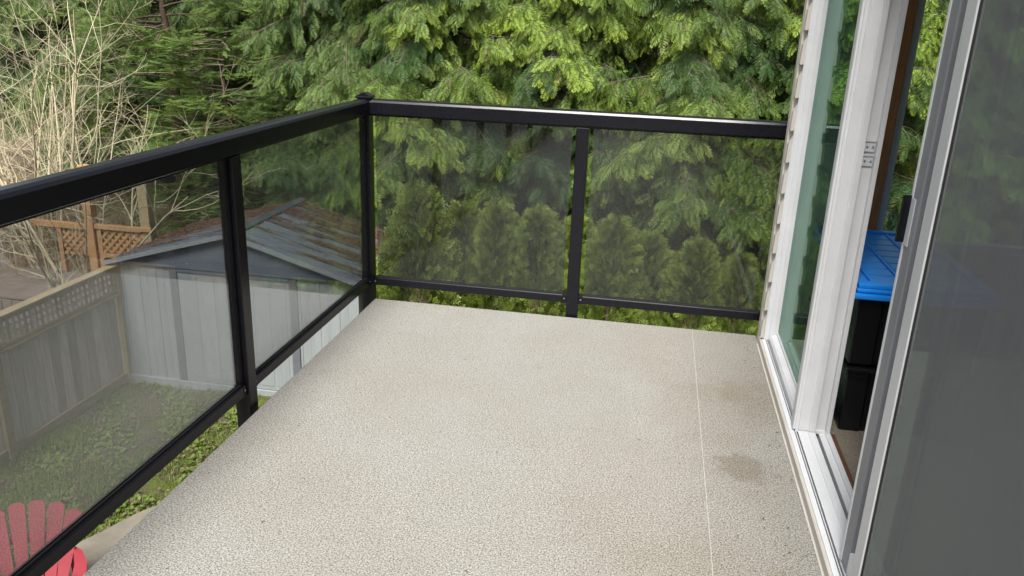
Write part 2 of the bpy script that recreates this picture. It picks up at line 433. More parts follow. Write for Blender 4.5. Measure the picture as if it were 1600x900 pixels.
for y in posts_left: post(XL, y)
mid = post(1.083, YB)
end_post = post(2.156, YB)
for z in (0.15, 0.8):
    bx('wall_bracket', 'black', end_post, 2.136, 2.176, -0.0735, YB-PW-0.0005, z, z+0.06)
bx('base_plate', 'black', mid, 1.083-0.036, 1.083+0.036, 0.004, 0.015, -0.24, -0.04)
# bolts on the fascia plate
for z in (-0.2, -0.08):
    MB().tube([(1.07, 0.0, z), (1.07, 0.022, z)], 0.007).build('bolt', 'steel', mid)

def bottom_rail_y(y0, y1):
    w = 0.02; z0, z1 = 0.068, 0.110
    pf = [(XL-w, z0), (XL-w, z1-0.004), (XL-w+0.004, z1), (XL-0.007, z1), (XL-0.007, z1-0.012), (XL+0.007, z1-0.012), (XL+0.007, z1), (XL+w-0.004, z1), (XL+w, z1-0.004), (XL+w, z0)]
    b = MB().prism(pf, 'y', y0, y1).build('bottom_rail', 'black', rail)
    for y in (y0+0.012, y1-0.012):
        MB().tube([(XL+w-0.002, y, 0.09), (XL+w+0.002, y, 0.09)], 0.004, 6).build('screw', 'steel', b)
        bx('end_bracket', 'black', b, XL-w-0.002, XL+w+0.0015, y-0.01, y+0.01, 0.066, 0.1115)
def bottom_rail_x(x0, x1):
    w = 0.02; z0, z1 = 0.068, 0.110
    pf = [(YB-w, z0), (YB-w, z1-0.004), (YB-w+0.004, z1), (YB-0.007, z1), (YB-0.007, z1-0.012), (YB+0.007, z1-0.012), (YB+0.007, z1), (YB+w-0.004, z1), (YB+w, z1-0.004), (YB+w, z0)]
    b = MB().prism(pf, 'x', x0, x1).build('bottom_rail', 'black', rail)
    for x in (x0+0.012, x1-0.012):
        MB().tube([(x, YB-w+0.002, 0.09), (x, YB-w-0.002, 0.09)], 0.004, 6).build('screw', 'steel', b)
        bx('end_bracket', 'black', b, x-0.01, x+0.01, YB-w-0.0015, YB+w+0.002, 0.066, 0.1115)
ends = [YB] + posts_left
for a, b_ in zip(ends, ends[1:]):
    y1, y0 = a-PW-0.0006, b_+PW+0.0006
    bottom_rail_y(y0, y1)
    g = MB().box(XL-0.003, XL+0.003, y0+0.022, y1-0.022, 0.099, 0.990).build('glass_pane', 'rail_glass', rail)
    gk = MB().box(XL-0.008, XL-0.0035, y0+0.021, y1-0.021, 0.0985, 0.116)
    gk.box(XL+0.0035, XL+0.008, y0+0.021, y1-0.021, 0.0985, 0.116)
    gk.build('gasket', 'rubber', g)
    # slim side channel on the post
    for yy in (y0, y1-0.011):
        bx('side_channel', 'black', rail, XL-0.012, XL+0.012, yy, yy+0.011, 0.114, 0.983)
for x0, x1 in ((XL+PW, 1.083-PW), (1.083+PW, 2.125)):
    x0 += 0.0006; x1 -= 0.0006
    bottom_rail_x(x0, x1)
    g = MB().box(x0+0.022, x1-0.022, YB-0.003, YB+0.003, 0.099, 0.990).build('glass_pane', 'rail_glass', rail)
    gk = MB().box(x0+0.021, x1-0.021, YB-0.008, YB-0.0035, 0.0985, 0.116)
    gk.box(x0+0.021, x1-0.021, YB+0.0035, YB+0.008, 0.0985, 0.116)
    gk.build('gasket', 'rubber', g)

# ================================================================== house
house = thing('house', 'house side wall with white framed glass door beside the deck', 'house', (2.1, -3, G))
hl = Vector((-2.1, 3, -G))
class HMB(MB):
    def build(self, name, m, parent=None, smooth=False):
        bmesh.ops.transform(self.bm, matrix=Matrix.Translation(hl), verts=self.bm.verts)
        return super().build(name, m, parent, smooth)
def hb(name, m, parent, *b, bev=0.0):
    return HMB().box(*b, bev=bev).build(name, m, parent)
YJ = -1.1226
YF = -0.181
YE = -3.02       # near end of the door unit
ZT = 2.08
FL = 0.04        # room floor
# side wall, in butted blocks round the door opening
sw = HMB()
sw.box(2.062, 2.19, -0.17, -0.075, G-0.2, 2.5)
sw.box(2.062, 2.19, -10.9, YE-0.01, G-0.2, 2.5)
sw.box(2.062, 2.19, YE-0.01, -0.17, G-0.2, -0.03)
sw.box(2.062, 2.19, YE-0.01, -0.17, ZT+0.01, 2.5)
sw.build('side_wall', 'foundation', house)
# rear wall with the room window
WX0, WX1, WZ0, WZ1 = 2.478, 4.9, 0.56, 2.2
bw = HMB()
bw.box(2.19, WX0, -0.17, -0.075, G-0.2, 2.5); bw.box(WX1, 8, -0.17, -0.075, G-0.2, 2.5)
bw.box(WX0, WX1, -0.17, -0.075, G-0.2, WZ0); bw.box(WX0, WX1, -0.17, -0.075, WZ1, 2.5)
bw.build('rear_wall', 'foundation', house)
fw_ = hb('window', 'greywall', house, WX0-0.0172, WX0+0.018, -0.18, -0.09, WZ0, WZ1)
for nm, b in (('frame', (WX1-0.05, WX1, -0.15, -0.09, WZ0, WZ1)), ('frame', (WX0+0.018, WX1-0.05, -0.15, -0.09, WZ0, WZ0+0.03)), ('frame', (WX0+0.018, WX1-0.05, -0.15, -0.09, WZ1-0.05, WZ1)), ('mullion', (3.6, 3.65, -0.15, -0.09, WZ0+0.03, WZ1-0.05))):
    hb(nm, 'vinyl', fw_, *b)
for a, b_ in ((WX0+0.018, 3.6), (3.65, WX1-0.05)):
    hb('pane', 'clear_glass', fw_, a, b_, -0.123, -0.118, WZ0+0.03, WZ1-0.05)
# far walls: east wall has an unseen wide window, added to brighten the room
ew = HMB()
ew.box(7.88, 8, -10.9, -5.2, G-0.2, 2.5); ew.box(7.88, 8, -1.0, -0.17, G-0.2, 2.5)
ew.box(7.88, 8, -5.2, -1.0, G-0.2, 0.5); ew.box(7.88, 8, -5.2, -1.0, 2.2, 2.5)
ew.build('east_wall', 'foundation', house)
added_window = hb('window', 'vinyl', house, 7.92, 7.97, -5.2, -5.15, 0.5, 2.2)
hb('frame', 'vinyl', added_window, 7.92, 7.97, -1.05, -1.0, 0.5, 2.2)
hb('pane', 'clear_glass', added_window, 7.94, 7.946, -5.15, -1.05, 0.5, 2.2)
hb('front_wall', 'foundation', house, 2.19, 7.88, -10.9, -10.78, G-0.2, 2.5)
hb('carpet_floor', 'carpet', house, 2.19, 7.87, -10.77, -0.175, FL-0.1, FL)
hb('ceiling', 'inwall', house, 2.195, 7.87, -10.77, -0.175, 2.4, 2.46)
hb('inner_lining', 'inwall', house, 2.195, WX0-0.004, -0.185, -0.174, FL+0.001, 2.39)
# roof and eaves
rf = HMB(); rf.prism([(2.0, 2.505), (2.0, 2.6), (5.0, 4.1), (8.45, 2.66), (8.45, 2.52)], 'y', -11.3, 0.35)
roof = rf.build('roof', 'roofing', house)
# siding: far strip and the wall beyond the door, lap by lap
LAP = 0.1435
def lap(y0, y1, z):
    return HMB().prism([(2.0612, z+0.006), (2.034, z), (2.0315, z+0.004), (2.034, z+0.085), (2.051, z+0.125), (2.057, z+LAP+0.008), (2.0612, z+LAP+0.008)], 'y', y0, y1)
z = 0.05
while z < 2.35:
    lap(-0.168, -0.125, z).build('siding_board', 'siding', house)
    if z < 2.36: lap(-10.9, YE-0.07, z).build('siding_board', 'siding', house)
    z += LAP
ct = HMB(); ct.box(2.031, 2.0615, -0.124, -0.060, -0.25, 2.49, bev=0.006)
ct.box(2.0616, 2.12, -0.0745, -0.060, -0.25, 2.49)
ct.build('corner_trim', 'beige', house)
# flashing at the foot of the wall
fl = HMB(); fl.prism([(2.0245, 0.0015), (2.0245, 0.004), (2.0285, 0.006), (2.0300, 0.008), (2.0300, 0.040), (2.034, 0.043), (2.0395, 0.043), (2.0395, 0.0015)], 'y', -10.5, -0.126)
fl.build('base_flashing', 'beige', house)

# ---- the door unit: frame with sill, far jamb, lock jamb, head
frame = HMB()
SP = [(2.0400, -0.02), (2.0400, 0.046), (2.0555, 0.050), (2.0555, 0.036), (2.0590, 0.036), (2.0590, 0.0515), (2.0620, 0.0515), (2.0620, 0.026), (2.0695, 0.026), (2.0695, 0.049), (2.1040, 0.052), (2.1040, 0.0555), (2.1290, 0.0565), (2.1290, 0.018), (2.1460, 0.018), (2.1460, 0.047), (2.1670, 0.049), (2.1670, 0.0575), (2.1840, 0.058), (2.1840, -0.02)]
frame.prism(SP, 'y', YE, -0.17)
door_frame = frame.build('door_frame', 'vinyl', house)
HMB().prism([(2.0402, ZT-0.03), (2.1838, ZT-0.03), (2.1838, ZT+0.009), (2.0402, ZT+0.009)], 'y', YE, -0.171).build('head', 'vinyl', door_frame)
# grime lying in the tracks
tg = HMB(); tg.box(2.1295, 2.1455, YE, YJ-0.003, 0.0182, 0.0215); tg.box(2.0622, 2.0693, YE, YJ-0.003, 0.0262, 0.031); tg.box(2.0557, 2.0588, YE, YJ-0.003, 0.0362, 0.039)
tg.build('track_grime', 'dirt', door_frame)
HMB().box(2.1345, 2.1375, YE, YJ-0.004, 0.0216, 0.036).build('track_rail', 'alu', door_frame)
# far jamb of the fixed light
fj = [(2.0470, YF+0.011), (2.0470, YF+0.004), (2.0500, YF), (2.0690, YF), (2.0700, YF-0.006), (2.0880, YF-0.008), (2.0890, YF-0.012), (2.1185, YF-0.014), (2.1185, YF+0.011)]
HMB().prism(fj, 'z', 0.0495, ZT-0.031).build('jamb', 'vinyl', door_frame)
# lock jamb / mullion
lj = [(2.0500, YJ+0.052), (2.0480, YJ+0.006), (2.0500, YJ+0.001), (2.0555, YJ), (2.0575, YJ+0.004), (2.0680, YJ+0.004), (2.0690, YJ-0.001), (2.0720, YJ-0.001), (2.0725, YJ+0.0015), (2.0765, YJ+0.0015), (2.0770, YJ), (2.1050, YJ), (2.1060, YJ-0.006), (2.1085, YJ-0.008), (2.1280, YJ-0.006), (2.1290, YJ+0.016), (2.1665, YJ+0.016), (2.1675, YJ-0.004), (2.1820, YJ-0.004), (2.1835, YJ), (2.1835, YJ+0.052)]
ljo = HMB().prism(lj, 'z', 0.0590, ZT-0.031).build('jamb', 'vinyl2', door_frame)
HMB().box(2.06, 2.18, YJ+0.004, YJ+0.05, 0.047, 0.0588).build('jamb_foot', 'vinyl', door_frame)
# strike plates
for z0 in (1.108, 1.060):
    k = HMB()
    k.box(2.1315, 2.1655, YJ+0.0105, YJ+0.0159, z0, z0+0.034, bev=0.0015)
    k.box(2.1315, 2.1655, YJ+0.007, YJ+0.0104, z0+0.0345, z0+0.038)
    so = k.build('strike_plate', 'alu', house)
    for xx in (2.139, 2.158):
        HMB().tube([(xx, YJ+0.0106, z0+0.017), (xx, YJ+0.0085, z0+0.017)], 0.0036, 8).build('screw', 'steel', so)
# timber lining and grey casing inside the opening
HMB().box(2.412, 2.4605, -0.205, -0.1855, FL+0.001, 2.3, bev=0.004).build('window_casing', 'oak', house)
HMB().box(2.1845, 2.2000, YE, YJ-0.0015, FL-0.002, 0.0555).build('timber_threshold', 'threshold', house)
# fixed light: bottom sash and glass
fx = HMB()
fx.prism([(2.0700, 0.0525), (2.0700, 0.066), (2.0780, 0.078), (2.1000, 0.086), (2.1060, 0.096), (2.1180, 0.096), (2.1180, 0.0525)], 'y', YJ+0.053, YF-0.0145)
fixed = fx.build('fixed_window', 'vinyl', house)
HMB().box(2.1070, 2.1130, YJ+0.0525, YF-0.0142, 0.0965, ZT-0.0305).build('pane', 'window_glass', fixed)
HMB().box(2.1000, 2.1068, YJ+0.0525, YF-0.0142, 0.0865, 0.099).build('glazing_bead', 'vinyl', fixed)
# sliding glass door, slid back towards the camera
SX0, SX1 = 2.070, 2.104
sd = HMB(); sd.box(SX0, SX1, -1.968, -1.903, 0.0575, ZT-0.032, bev=0.004)
slider = sd.build('sliding_door', 'greyvinyl', house)
HMB().box(SX0-0.0022, SX0-0.0002, -1.9145, -1.9025, 0.06, ZT-0.033).build('edge_strip', 'vinyl', slider)
hb('stile', 'vinyl', slider, SX0, SX1, -2.99, -2.93, 0.0575, ZT-0.032)
hb('bottom_sash', 'vinyl', slider, SX0+0.002, SX1-0.002, -2.929, -1.969, 0.0577, 0.125)
hb('top_sash', 'vinyl', slider, SX0+0.002, SX1-0.002, -2.929, -1.969, ZT-0.1, ZT-0.0325)
hb('pane', 'window_glass', slider, 2.084, 2.090, -2.929, -1.969, 0.1255, ZT-0.1005)
h = HMB(); h.prism([(-1.8985, 1.005), (-1.8985, 1.100), (-1.9015, 1.116), (-1.910, 1.116), (-1.9125, 1.100), (-1.9125, 1.005), (-1.908, 0.998), (-1.901, 0.998)], 'x', 2.050, 2.0685)
h.box(2.0685, 2.0985, -1.9025, -1.8985, 1.002, 1.108)
h.build('handle', 'black', slider)
hp = hb('handle_plate', 'alu', slider, 2.0668, 2.0694, -1.944, -1.9135, 0.995, 1.112)
# screen door
scx0, scx1 = 2.040, 2.0555
sc = HMB(); sc.box(scx0, scx1, -2.166, -2.104, 0.0520, ZT-0.033, bev=0.003)
screen = sc.build('screen_door', 'alu', house)
hb('stile', 'alu', screen, scx0, scx1, -3.0, -2.945, 0.0520, ZT-0.033)
hb('bottom_frame', 'alu', screen, scx0+0.001, scx1-0.001, -2.944, -2.167, 0.0522, 0.11)
hb('top_frame', 'alu', screen, scx0+0.001, scx1-0.001, -2.944, -2.167, ZT-0.09, ZT-0.0335)
hb('insect_mesh', 'screen', screen, 2.0475, 2.0480, -2.944, -2.167, 0.1102, ZT-0.0902)
for y0 in (-2.1745, -2.9435):
    hb('spline', 'rubber', screen, 2.0435, 2.0470, y0, y0+0.006, 0.1105, ZT-0.0905)
hb('jamb', 'vinyl', door_frame, 2.0405, 2.1835, YE-0.06, YE-0.001, 0.0, ZT+0.008)

# ================================================================== storage totes
def tote(name, label, x0, x1, y0, y1, z0, z1, lidm, full):
    t = thing(name, label, 'storage box', ((x0+x1)/2, (y0+y1)/2, z0), 0)
    hx, hy, H = (x1-x0)/2, (y1-y0)/2, z1-z0
    m = MB(); bm = m.bm
    # tapered body with vertical ribs round the outline
    per = []
    def side(a, b, n):
        for k in range(n):
            t0, t1 = k/n, (k+1)/n
            A, B = Vector(a), Vector(b); d = (B-A); nn = Vector((d.y, -d.x)).normalized()
            o = 0.010 if k % 2 else 0.0
            per.append(A+d*(t0+0.06/n) - nn*o); per.append(A+d*(t1-0.06/n) - nn*o)
    c = [(-1, -1), (1, -1), (1, 1), (-1, 1)]
    c = [(a*(hx-0.014), b*(hy-0.02)) for a, b in c]
    for i in range(4): side(c[i], c[(i+1) % 4], 5)
    rings = []
    for zz, s in ((0, 0.95), (0.02, 0.96), (H-0.055, 0.985), (H-0.05, 1.015), (H-0.02, 1.015)):
        rings.append([bm.verts.new((p.x*s, p.y*s, zz)) for p in per])
    n = len(per)
    for a, b in zip(rings, rings[1:]):
        for k in range(n): bm.faces.new((a[k], a[(k+1) % n], b[(k+1) % n], b[k]))
    bm.faces.new(rings[0][::-1]); bm.faces.new(rings[-1])
    m.build('body', 'blacktote', t)
    l = MB().box(-hx, hx, -hy, hy, H-0.028, H-0.010, bev=0.007).build('lid', lidm, t)
    if full:
        # raised rim and a grid of pads between ribs
        r = MB()
        for b in ((-hx+0.004, hx-0.004, -hy+0.004, -hy+0.055), (-hx+0.004, hx-0.004, hy-0.045, hy-0.004), (-hx+0.004, -hx+0.04, -hy+0.056, hy-0.046), (hx-0.04, hx-0.004, -hy+0.056, hy-0.046)):
            r.box(*b, H-0.0102, H+0.006, bev=0.004)
        r.build('rim', lidm, l)
        nx, ny = 3, 8
        px = (2*hx-0.1)/nx; py = (2*hy-0.125)/ny
        for i in range(nx):
            for j in range(ny):
                a = -hx+0.05+i*px; b_ = -hy+0.066+j*py
                MB().box(a+0.010, a+px-0.010, b_+0.005, b_+py-0.005, H-0.0105, H-0.002, bev=0.003).build('pad', lidm, l)
        for i in range(1, nx):
            a = -hx+0.05+i*px
            MB().box(a-0.006, a+0.006, -hy+0.066, hy-0.055, H-0.0105, H+0.001, bev=0.003).build('rib', lidm, l)
        MB().box(-hx-0.006, hx+0.006, -hy-0.006, hy+0.006, H-0.050, H-0.0285, bev=0.006).build('skirt', lidm, l)
        MB().box(-0.07, 0.07, -hy-0.014, -hy-0.0065, H-0.048, H-0.012, bev=0.005).build('latch', lidm, l)
    return t
tote('storage_tote', 'lower black plastic storage box standing on the carpet inside the door', 2.205, 2.645, -1.085, -0.25, FL, 0.325, 'blacktote', False)
tote('storage_tote', 'upper black storage box with bright blue lid inside the open door', 2.190, 2.66, -1.112, -0.225, 0.327, 0.64, 'bluelid', True)

# ================================================================== shed
SXL, SXR, SY, SY2 = -4.90, -1.80, 4.40, 6.3
SEZ, SAZ = -1.475, -1.03
SXM = (SXL+SXR)/2
shed = thing('garden_shed', 'pale grey metal garden shed with slate gable and ribbed roof', 'shed', (SXM, SY, G))
so = Vector((-SXM, -SY, -G))
class SMB(MB):
    def build(self, name, m, parent=None, smooth=False):
        bmesh.ops.transform(self.bm, matrix=Matrix.Translation(so), verts=self.bm.verts)
        return super().build(name, m, parent, smooth)
def panel_x(x0, x1, y, z0, z1, s=-1):
    pf = [(x0, y), (x0+0.004, y+s*0.012), (x0+0.03, y+s*0.012), (x0+0.036, y+s*0.003), ((x0+x1)/2-0.02, y+s*0.003), ((x0+x1)/2-0.01, y+s*0.008), ((x0+x1)/2+0.01, y+s*0.008), ((x0+x1)/2+0.02, y+s*0.003), (x1, y+s*0.003), (x1, y)]
    return SMB().prism(pf, 'z', z0, z1)
def run(a, b, n): return [(a+(b-a)*k/n, a+(b-a)*(k+1)/n) for k in range(n)]
DX0, DX1 = -4.15, -2.61
for a, b_ in run(SXL+0.03, DX0-0.05, 3)+run(DX1+0.05, SXR-0.03, 3):
    panel_x(a, b_, SY+0.03, G+0.10, SEZ-0.03).build('wall_panel', 'shedwall', shed)
for a, b_ in ((DX0+0.052, SXM-0.004), (SXM+0.004, DX1-0.052)):
    d = SMB().box(a, b_, SY+0.008, SY+0.028, G+0.105, SEZ-0.085, bev=0.003).build('door', 'shedwall', shed)
    for p0, p1 in run(a+0.03, b_-0.03, 3):
        SMB().box(p0+0.015, p1-0.015, SY+0.003, SY+0.0078, G+0.16, SEZ-0.13, bev=0.002).build('door_panel', 'shedwall', d)
    SMB().box(*((b_-0.09, b_-0.06) if a < SXM-0.5 else (a+0.06, a+0.09)), SY-0.02, SY+0.0025, G+0.75, G+0.87, bev=0.004).build('handle', 'sheddark', d)
for xx in (DX0, DX1):
    SMB().box(xx-0.05, xx+0.05, SY, SY+0.03, G+0.10, SEZ-0.03, bev=0.004).build('door_post', 'shedtrim', shed)
SMB().box(DX0+0.0505, DX1-0.0505, SY-0.002, SY+0.03, SEZ-0.083, SEZ-0.03).build('door_track', 'sheddark', shed)
for xx in (SXL, SXR-0.028):
    SMB().box(xx, xx+0.028, SY+0.01, SY+0.04, G+0.10, SEZ-0.03).build('corner_trim', 'shedwall', shed)
SMB().box(SXL-0.02, SXR+0.02, SY-0.01, SY+0.05, G-0.05, G+0.098, bev=0.006).build('base_rail', 'shedwall', shed)
for a, b_ in run(SY+0.045, SY2, 7):
    for xx, s in ((SXL, -1), (SXR, 1)):
        SMB().box(min(xx, xx-s*0.012), max(xx, xx-s*0.012), a+0.006, b_-0.006, G+0.0, SEZ-0.02).build('wall_panel', 'shedwall', shed)
SMB().box(SXL+0.013, SXR-0.013, SY2-0.03, SY2, G, SEZ-0.02).build('rear_wall', 'shedwall', shed)
slope = (SAZ-SEZ)/(SXM-SXL)
gb = SMB().prism([(SXL-0.04, SEZ-0.03), (SXR+0.04, SEZ-0.03), (SXR+0.04, SEZ-0.006), (SXM, SAZ-0.012), (SXL-0.04, SEZ-0.006)], 'y', SY-0.012, SY+0.02).build('gable', 'sheddark', shed)
SMB().prism([(SXL-0.04, SEZ-0.03), (SXR+0.04, SEZ-0.03), (SXM, SAZ-0.02)], 'y', SY2-0.03, SY2-0.01).build('gable', 'sheddark', shed)
SMB().tube([(SXL+0.02, SY-0.014, SEZ-0.045), (SXL+0.02, SY-0.014, SEZ-0.0452)], 0.002).build('rivet', 'steel', shed)
OV = 0.10
def roof_pt(s, d): return (SXM+s*d, SAZ+0.008 - slope*d)
HW = SXM-SXL+OV
NP = 8
roofs = {}
for s in (-1, 1):
    for k, (a, b_) in enumerate(run(SY-0.07, SY2+0.05, NP)):
        p0, p1 = roof_pt(s, 0.02), roof_pt(s, HW)
        rp = SMB().prism([p0, p1, (p1[0], p1[1]-0.014), (p0[0], p0[1]-0.014)], 'y', a+0.001, b_-0.001).build('roof_panel', 'shedroof', shed)
        SMB().prism([(p0[0], p0[1]+0.018), (p1[0], p1[1]+0.018), (p1[0], p1[1]+0.0005), (p0[0], p0[1]+0.0005)], 'y', a+0.002, a+0.026).build('seam', 'shedroof', rp)
    p0, p1 = roof_pt(s, 0.0), roof_pt(s, HW+0.01)
    SMB().prism([(p0[0], p0[1]+0.022), (p1[0], p1[1]+0.022), (p1[0], p1[1]-0.03), (p0[0], p0[1]-0.03)], 'y', SY-0.088, SY-0.0705).build('rake_trim', 'shedwall', shed)
rc = [roof_pt(-1, 0.07), roof_pt(-1, 0), roof_pt(1, 0.07)]
SMB().prism([(rc[0][0], rc[0][1]+0.02), (SXM, SAZ+0.035), (rc[2][0], rc[2][1]+0.02), (rc[2][0], rc[2][1]+0.026), (SXM, SAZ+0.048), (rc[0][0], rc[0][1]+0.026)], 'y', SY-0.09, SY2+0.06).build('ridge_cap', 'ridge', shed)
# dead needles drifted over the roof
def roof_litter():
    r = np.random.default_rng(3)
    V = []; N = 0
    def field(u, v, s):
        w = np.sin(u*3.1+s)*np.cos(v*2.3+s*2)+0.7*np.sin(u*7.3-v*4.1+s)+0.5*np.cos(v*9.7+u*3)
        return w
    P = []
    for s, n in ((1, 60000), (-1, 32000)):
        d = r.uniform(0.06, HW, n); y = r.uniform(SY-0.05, SY2, n)
        fy = (y-SY)/(SY2-SY)
        pan = ((y-(SY-0.07))/((SY2-SY+0.12)/NP)) % 1
        dens = 0.75*field(d*0.9, y*6.0, 1.3*s) + 2.0*fy - 1.85 + 1.3*np.abs(pan-0.5) + 0.75*(d/HW) + r.normal(0, 0.35, n)
        keep = r.uniform(-0.25, 0.5, n) < dens
        d, y = d[keep], y[keep]
        P.append(np.stack([SXM+s*d, y, SAZ+0.012-slope*d], 1))
    P = np.concatenate(P); n = len(P)
    a = r.uniform(0, 6.283, n); L = r.uniform(0.008, 0.026, n)
    dx = np.stack([np.cos(a)*L, np.sin(a)*L, r.uniform(-0.2, 0.35, n)*L], 1)
    wv = np.stack([-np.sin(a), np.cos(a), np.zeros(n)], 1)*(L*0.22)[:, None]
    h = np.stack([np.zeros(n), np.zeros(n), r.uniform(0.002, 0.02, n)], 1)
    Q = np.stack([P-dx+h, P+wv+h*1.2, P+dx+h, P-wv+h*0.9], 1)
    V = Q.reshape(-1, 3)+np.array(so)
    b = np.arange(n)*4
    T = np.concatenate([np.stack([b, b+1, b+2], 1), np.stack([b, b+2, b+3], 1)])
    me = np_mesh('needle_litter', V, T, 'needles')
    tag(link(bpy.data.objects.new('needle_litter', me), shed), kind='stuff')
roof_litter()

# ================================================================== fence along the left of the lawn
FX = -4.93
fence = thing('wooden_fence', 'weathered board fence with lattice top running up to the shed', 'fence', (FX, 2.5, G))
fo = Vector((-FX, -2.5, -G))
class FMB(MB):
    def build(self, name, m, parent=None, smooth=False):
        bmesh.ops.transform(self.bm, matrix=Matrix.Translation(fo), verts=self.bm.verts)
        return super().build(name, m, parent, smooth)
ZC = -1.54
for y in (4.42, 2.42, 0.42, -1.6):
    p = FMB().box(FX-0.05, FX+0.05, y-0.05, y+0.05, G-0.1, ZC+0.03, bev=0.005).build('post', 'fencerail', fence)
    FMB().box(FX-0.065, FX+0.065, y-0.065, y+0.065, ZC+0.0305, ZC+0.055, bev=0.004).build('post_cap', 'fencerail', p)
for ya, yb in ((2.471, 4.369), (0.471, 2.369), (-1.549, 0.369)):
    FMB().box(FX-0.06, FX+0.06, ya, yb, ZC-0.03, ZC+0.005, bev=0.004).build('cap_rail', 'fencerail', fence)
    FMB().box(FX-0.02, FX+0.035, ya, yb, ZC-0.36, ZC-0.315, bev=0.003).build('rail', 'fencerail', fence)
    FMB().box(FX+0.0155, FX+0.05, ya, yb, ZC-0.385, ZC-0.361, bev=0.002).build('rail', 'fencerail', fence)
    FMB().box(FX-0.02, FX+0.03, ya, yb, G+0.02, G+0.14, bev=0.003).build('kick_board', 'fencerail', fence)
    y = ya+0.01
    while y < yb-0.06:
        w = min(random.uniform(0.125, 0.15), yb-y-0.004)
        dx = random.uniform(-0.004, 0.004)
        FMB().box(FX-0.012+dx, FX+0.009+dx, y, y+w, G+0.145, ZC-0.39, bev=0.002).build('board', 'fence', fence)
        y += w+0.007
    y = ya+0.02
    while y < yb-0.05:
        FMB().box(FX+0.002, FX+0.010, y, y+0.042, ZC-0.312, ZC-0.033).build('lattice_slat', 'fence', fence)
        y += 0.078
    for z in (ZC-0.25, ZC-0.17, ZC-0.09):
        FMB().box(FX-0.008, FX+0.0015, ya, yb, z, z+0.03).build('lattice_slat', 'fence', fence)

# ================================================================== neighbour's wooden deck railing beyond the fence
NY = 7.0
nb = thing('wooden_deck_railing', 'orange brown timber deck railing with diagonal lattice beyond the fence', 'railing', (-6.8, NY, G))
no_ = Vector((6.8, -NY, -G))
class NMB(MB):
    def build(self, name, m, parent=None, smooth=False):
        bmesh.ops.transform(self.bm, matrix=Matrix.Translation(no_), verts=self.bm.verts)
        return super().build(name, m, parent, smooth)
PX = (-7.21, -6.22)
NMB().box(PX[0]-0.07, PX[0]+0.07, NY-0.07, NY+0.07, G, -0.9, bev=0.006).build('post', 'newwood', nb)
NMB().box(PX[0]+0.08, PX[0]+0.16, NY-0.02, NY+0.06, G, -1.86, bev=0.004).build('post', 'newwood', nb)
p2 = NMB().box(PX[1]-0.08, PX[1]+0.08, NY-0.08, NY+0.08, G, -0.75, bev=0.006).build('post', 'fencerail', nb)
NMB().box(PX[1]-0.12, PX[1]+0.12, NY-0.12, NY-0.081, -1.86, -1.79, bev=0.004).build('collar', 'newwood', p2)
NMB().box(PX[0]+0.071, PX[1]-0.081, NY-0.045, NY+0.045, -1.90, -1.83, bev=0.004).build('rail', 'newwood', nb)
NMB().box(-8.35, PX[0]-0.071, NY-0.045, NY+0.045, -1.93, -1.84, bev=0.004).build('rail', 'newwood', nb)
NMB().box(PX[0]+0.161, PX[1]-0.081, NY-0.04, NY+0.03, -2.36, -2.30, bev=0.004).build('rail', 'newwood', nb)
def lattice(x0, x1, z0, z1, y):
    step = 0.125
    for dr in (1, -1):
        k = -10
        while k < 30:
            c = x0 + k*step
            pts = []
            H = z1-z0
            xa, xb = (c, c+H) if dr > 0 else (c+H, c)
            # clip the slanted strip to the panel
            pa, pb = Vector((xa, z0)), Vector((xb, z1))
            t0, t1 = 0.0, 1.0
            dxx = pb.x-pa.x
            for lim, lo in ((x0, True), (x1, False)):
                t = (lim-pa.x)/dxx
                if (dxx > 0) == lo: t0 = max(t0, t)
                else: t1 = min(t1, t)
            k += 1
            if t1-t0 < 0.12: continue
            a, b = pa.lerp(pb, t0), pa.lerp(pb, t1)
            nn = (b-a).normalized(); w = Vector((-nn.y, nn.x))*0.022
            yy = y + (0.0 if dr > 0 else 0.0112)
            NMB().prism([tuple(a-w), tuple(b-w), tuple(b+w), tuple(a+w)], 'y', yy, yy+0.0108).build('lattice_slat', 'newwood', nb)
lattice(PX[0]+0.165, PX[1]-0.085, -2.295, -1.905, NY-0.012)
lattice(-7.75, PX[0]-0.075, -2.37, -1.985, NY-0.012)
NMB().box(-7.83, -7.755, NY-0.03, NY+0.03, G, -1.95, bev=0.003).build('post', 'newwood', nb)
for k in range(9):
    NMB().box(-8.6, PX[1]-0.1, NY-1.35+k*0.14, NY-1.35+k*0.14+0.132, -2.68, -2.645, bev=0.004).build('deck_board', 'pinkwood', nb)
for k in range(14):
    xx = -8.6+k*0.165
    NMB().box(xx, xx+0.155, NY-1.385, NY-1.355, G-0.05, -2.69, bev=0.003).build('skirt_board', 'pinkwood', nb)

# ================================================================== red plastic garden chair
chair = thing('adirondack_chair', 'faded red plastic garden chair with fan shaped slatted back', 'chair', (-2.76, 0.14, G+0.07), R(-60))
def rotm(p, d, up):
    d = Vector(d).normalized(); s = Vector(up).cross(d).normalized(); u = d.cross(s)
    m = Matrix((s, d, u)).transposed().to_4x4(); m.translation = Vector(p); return m
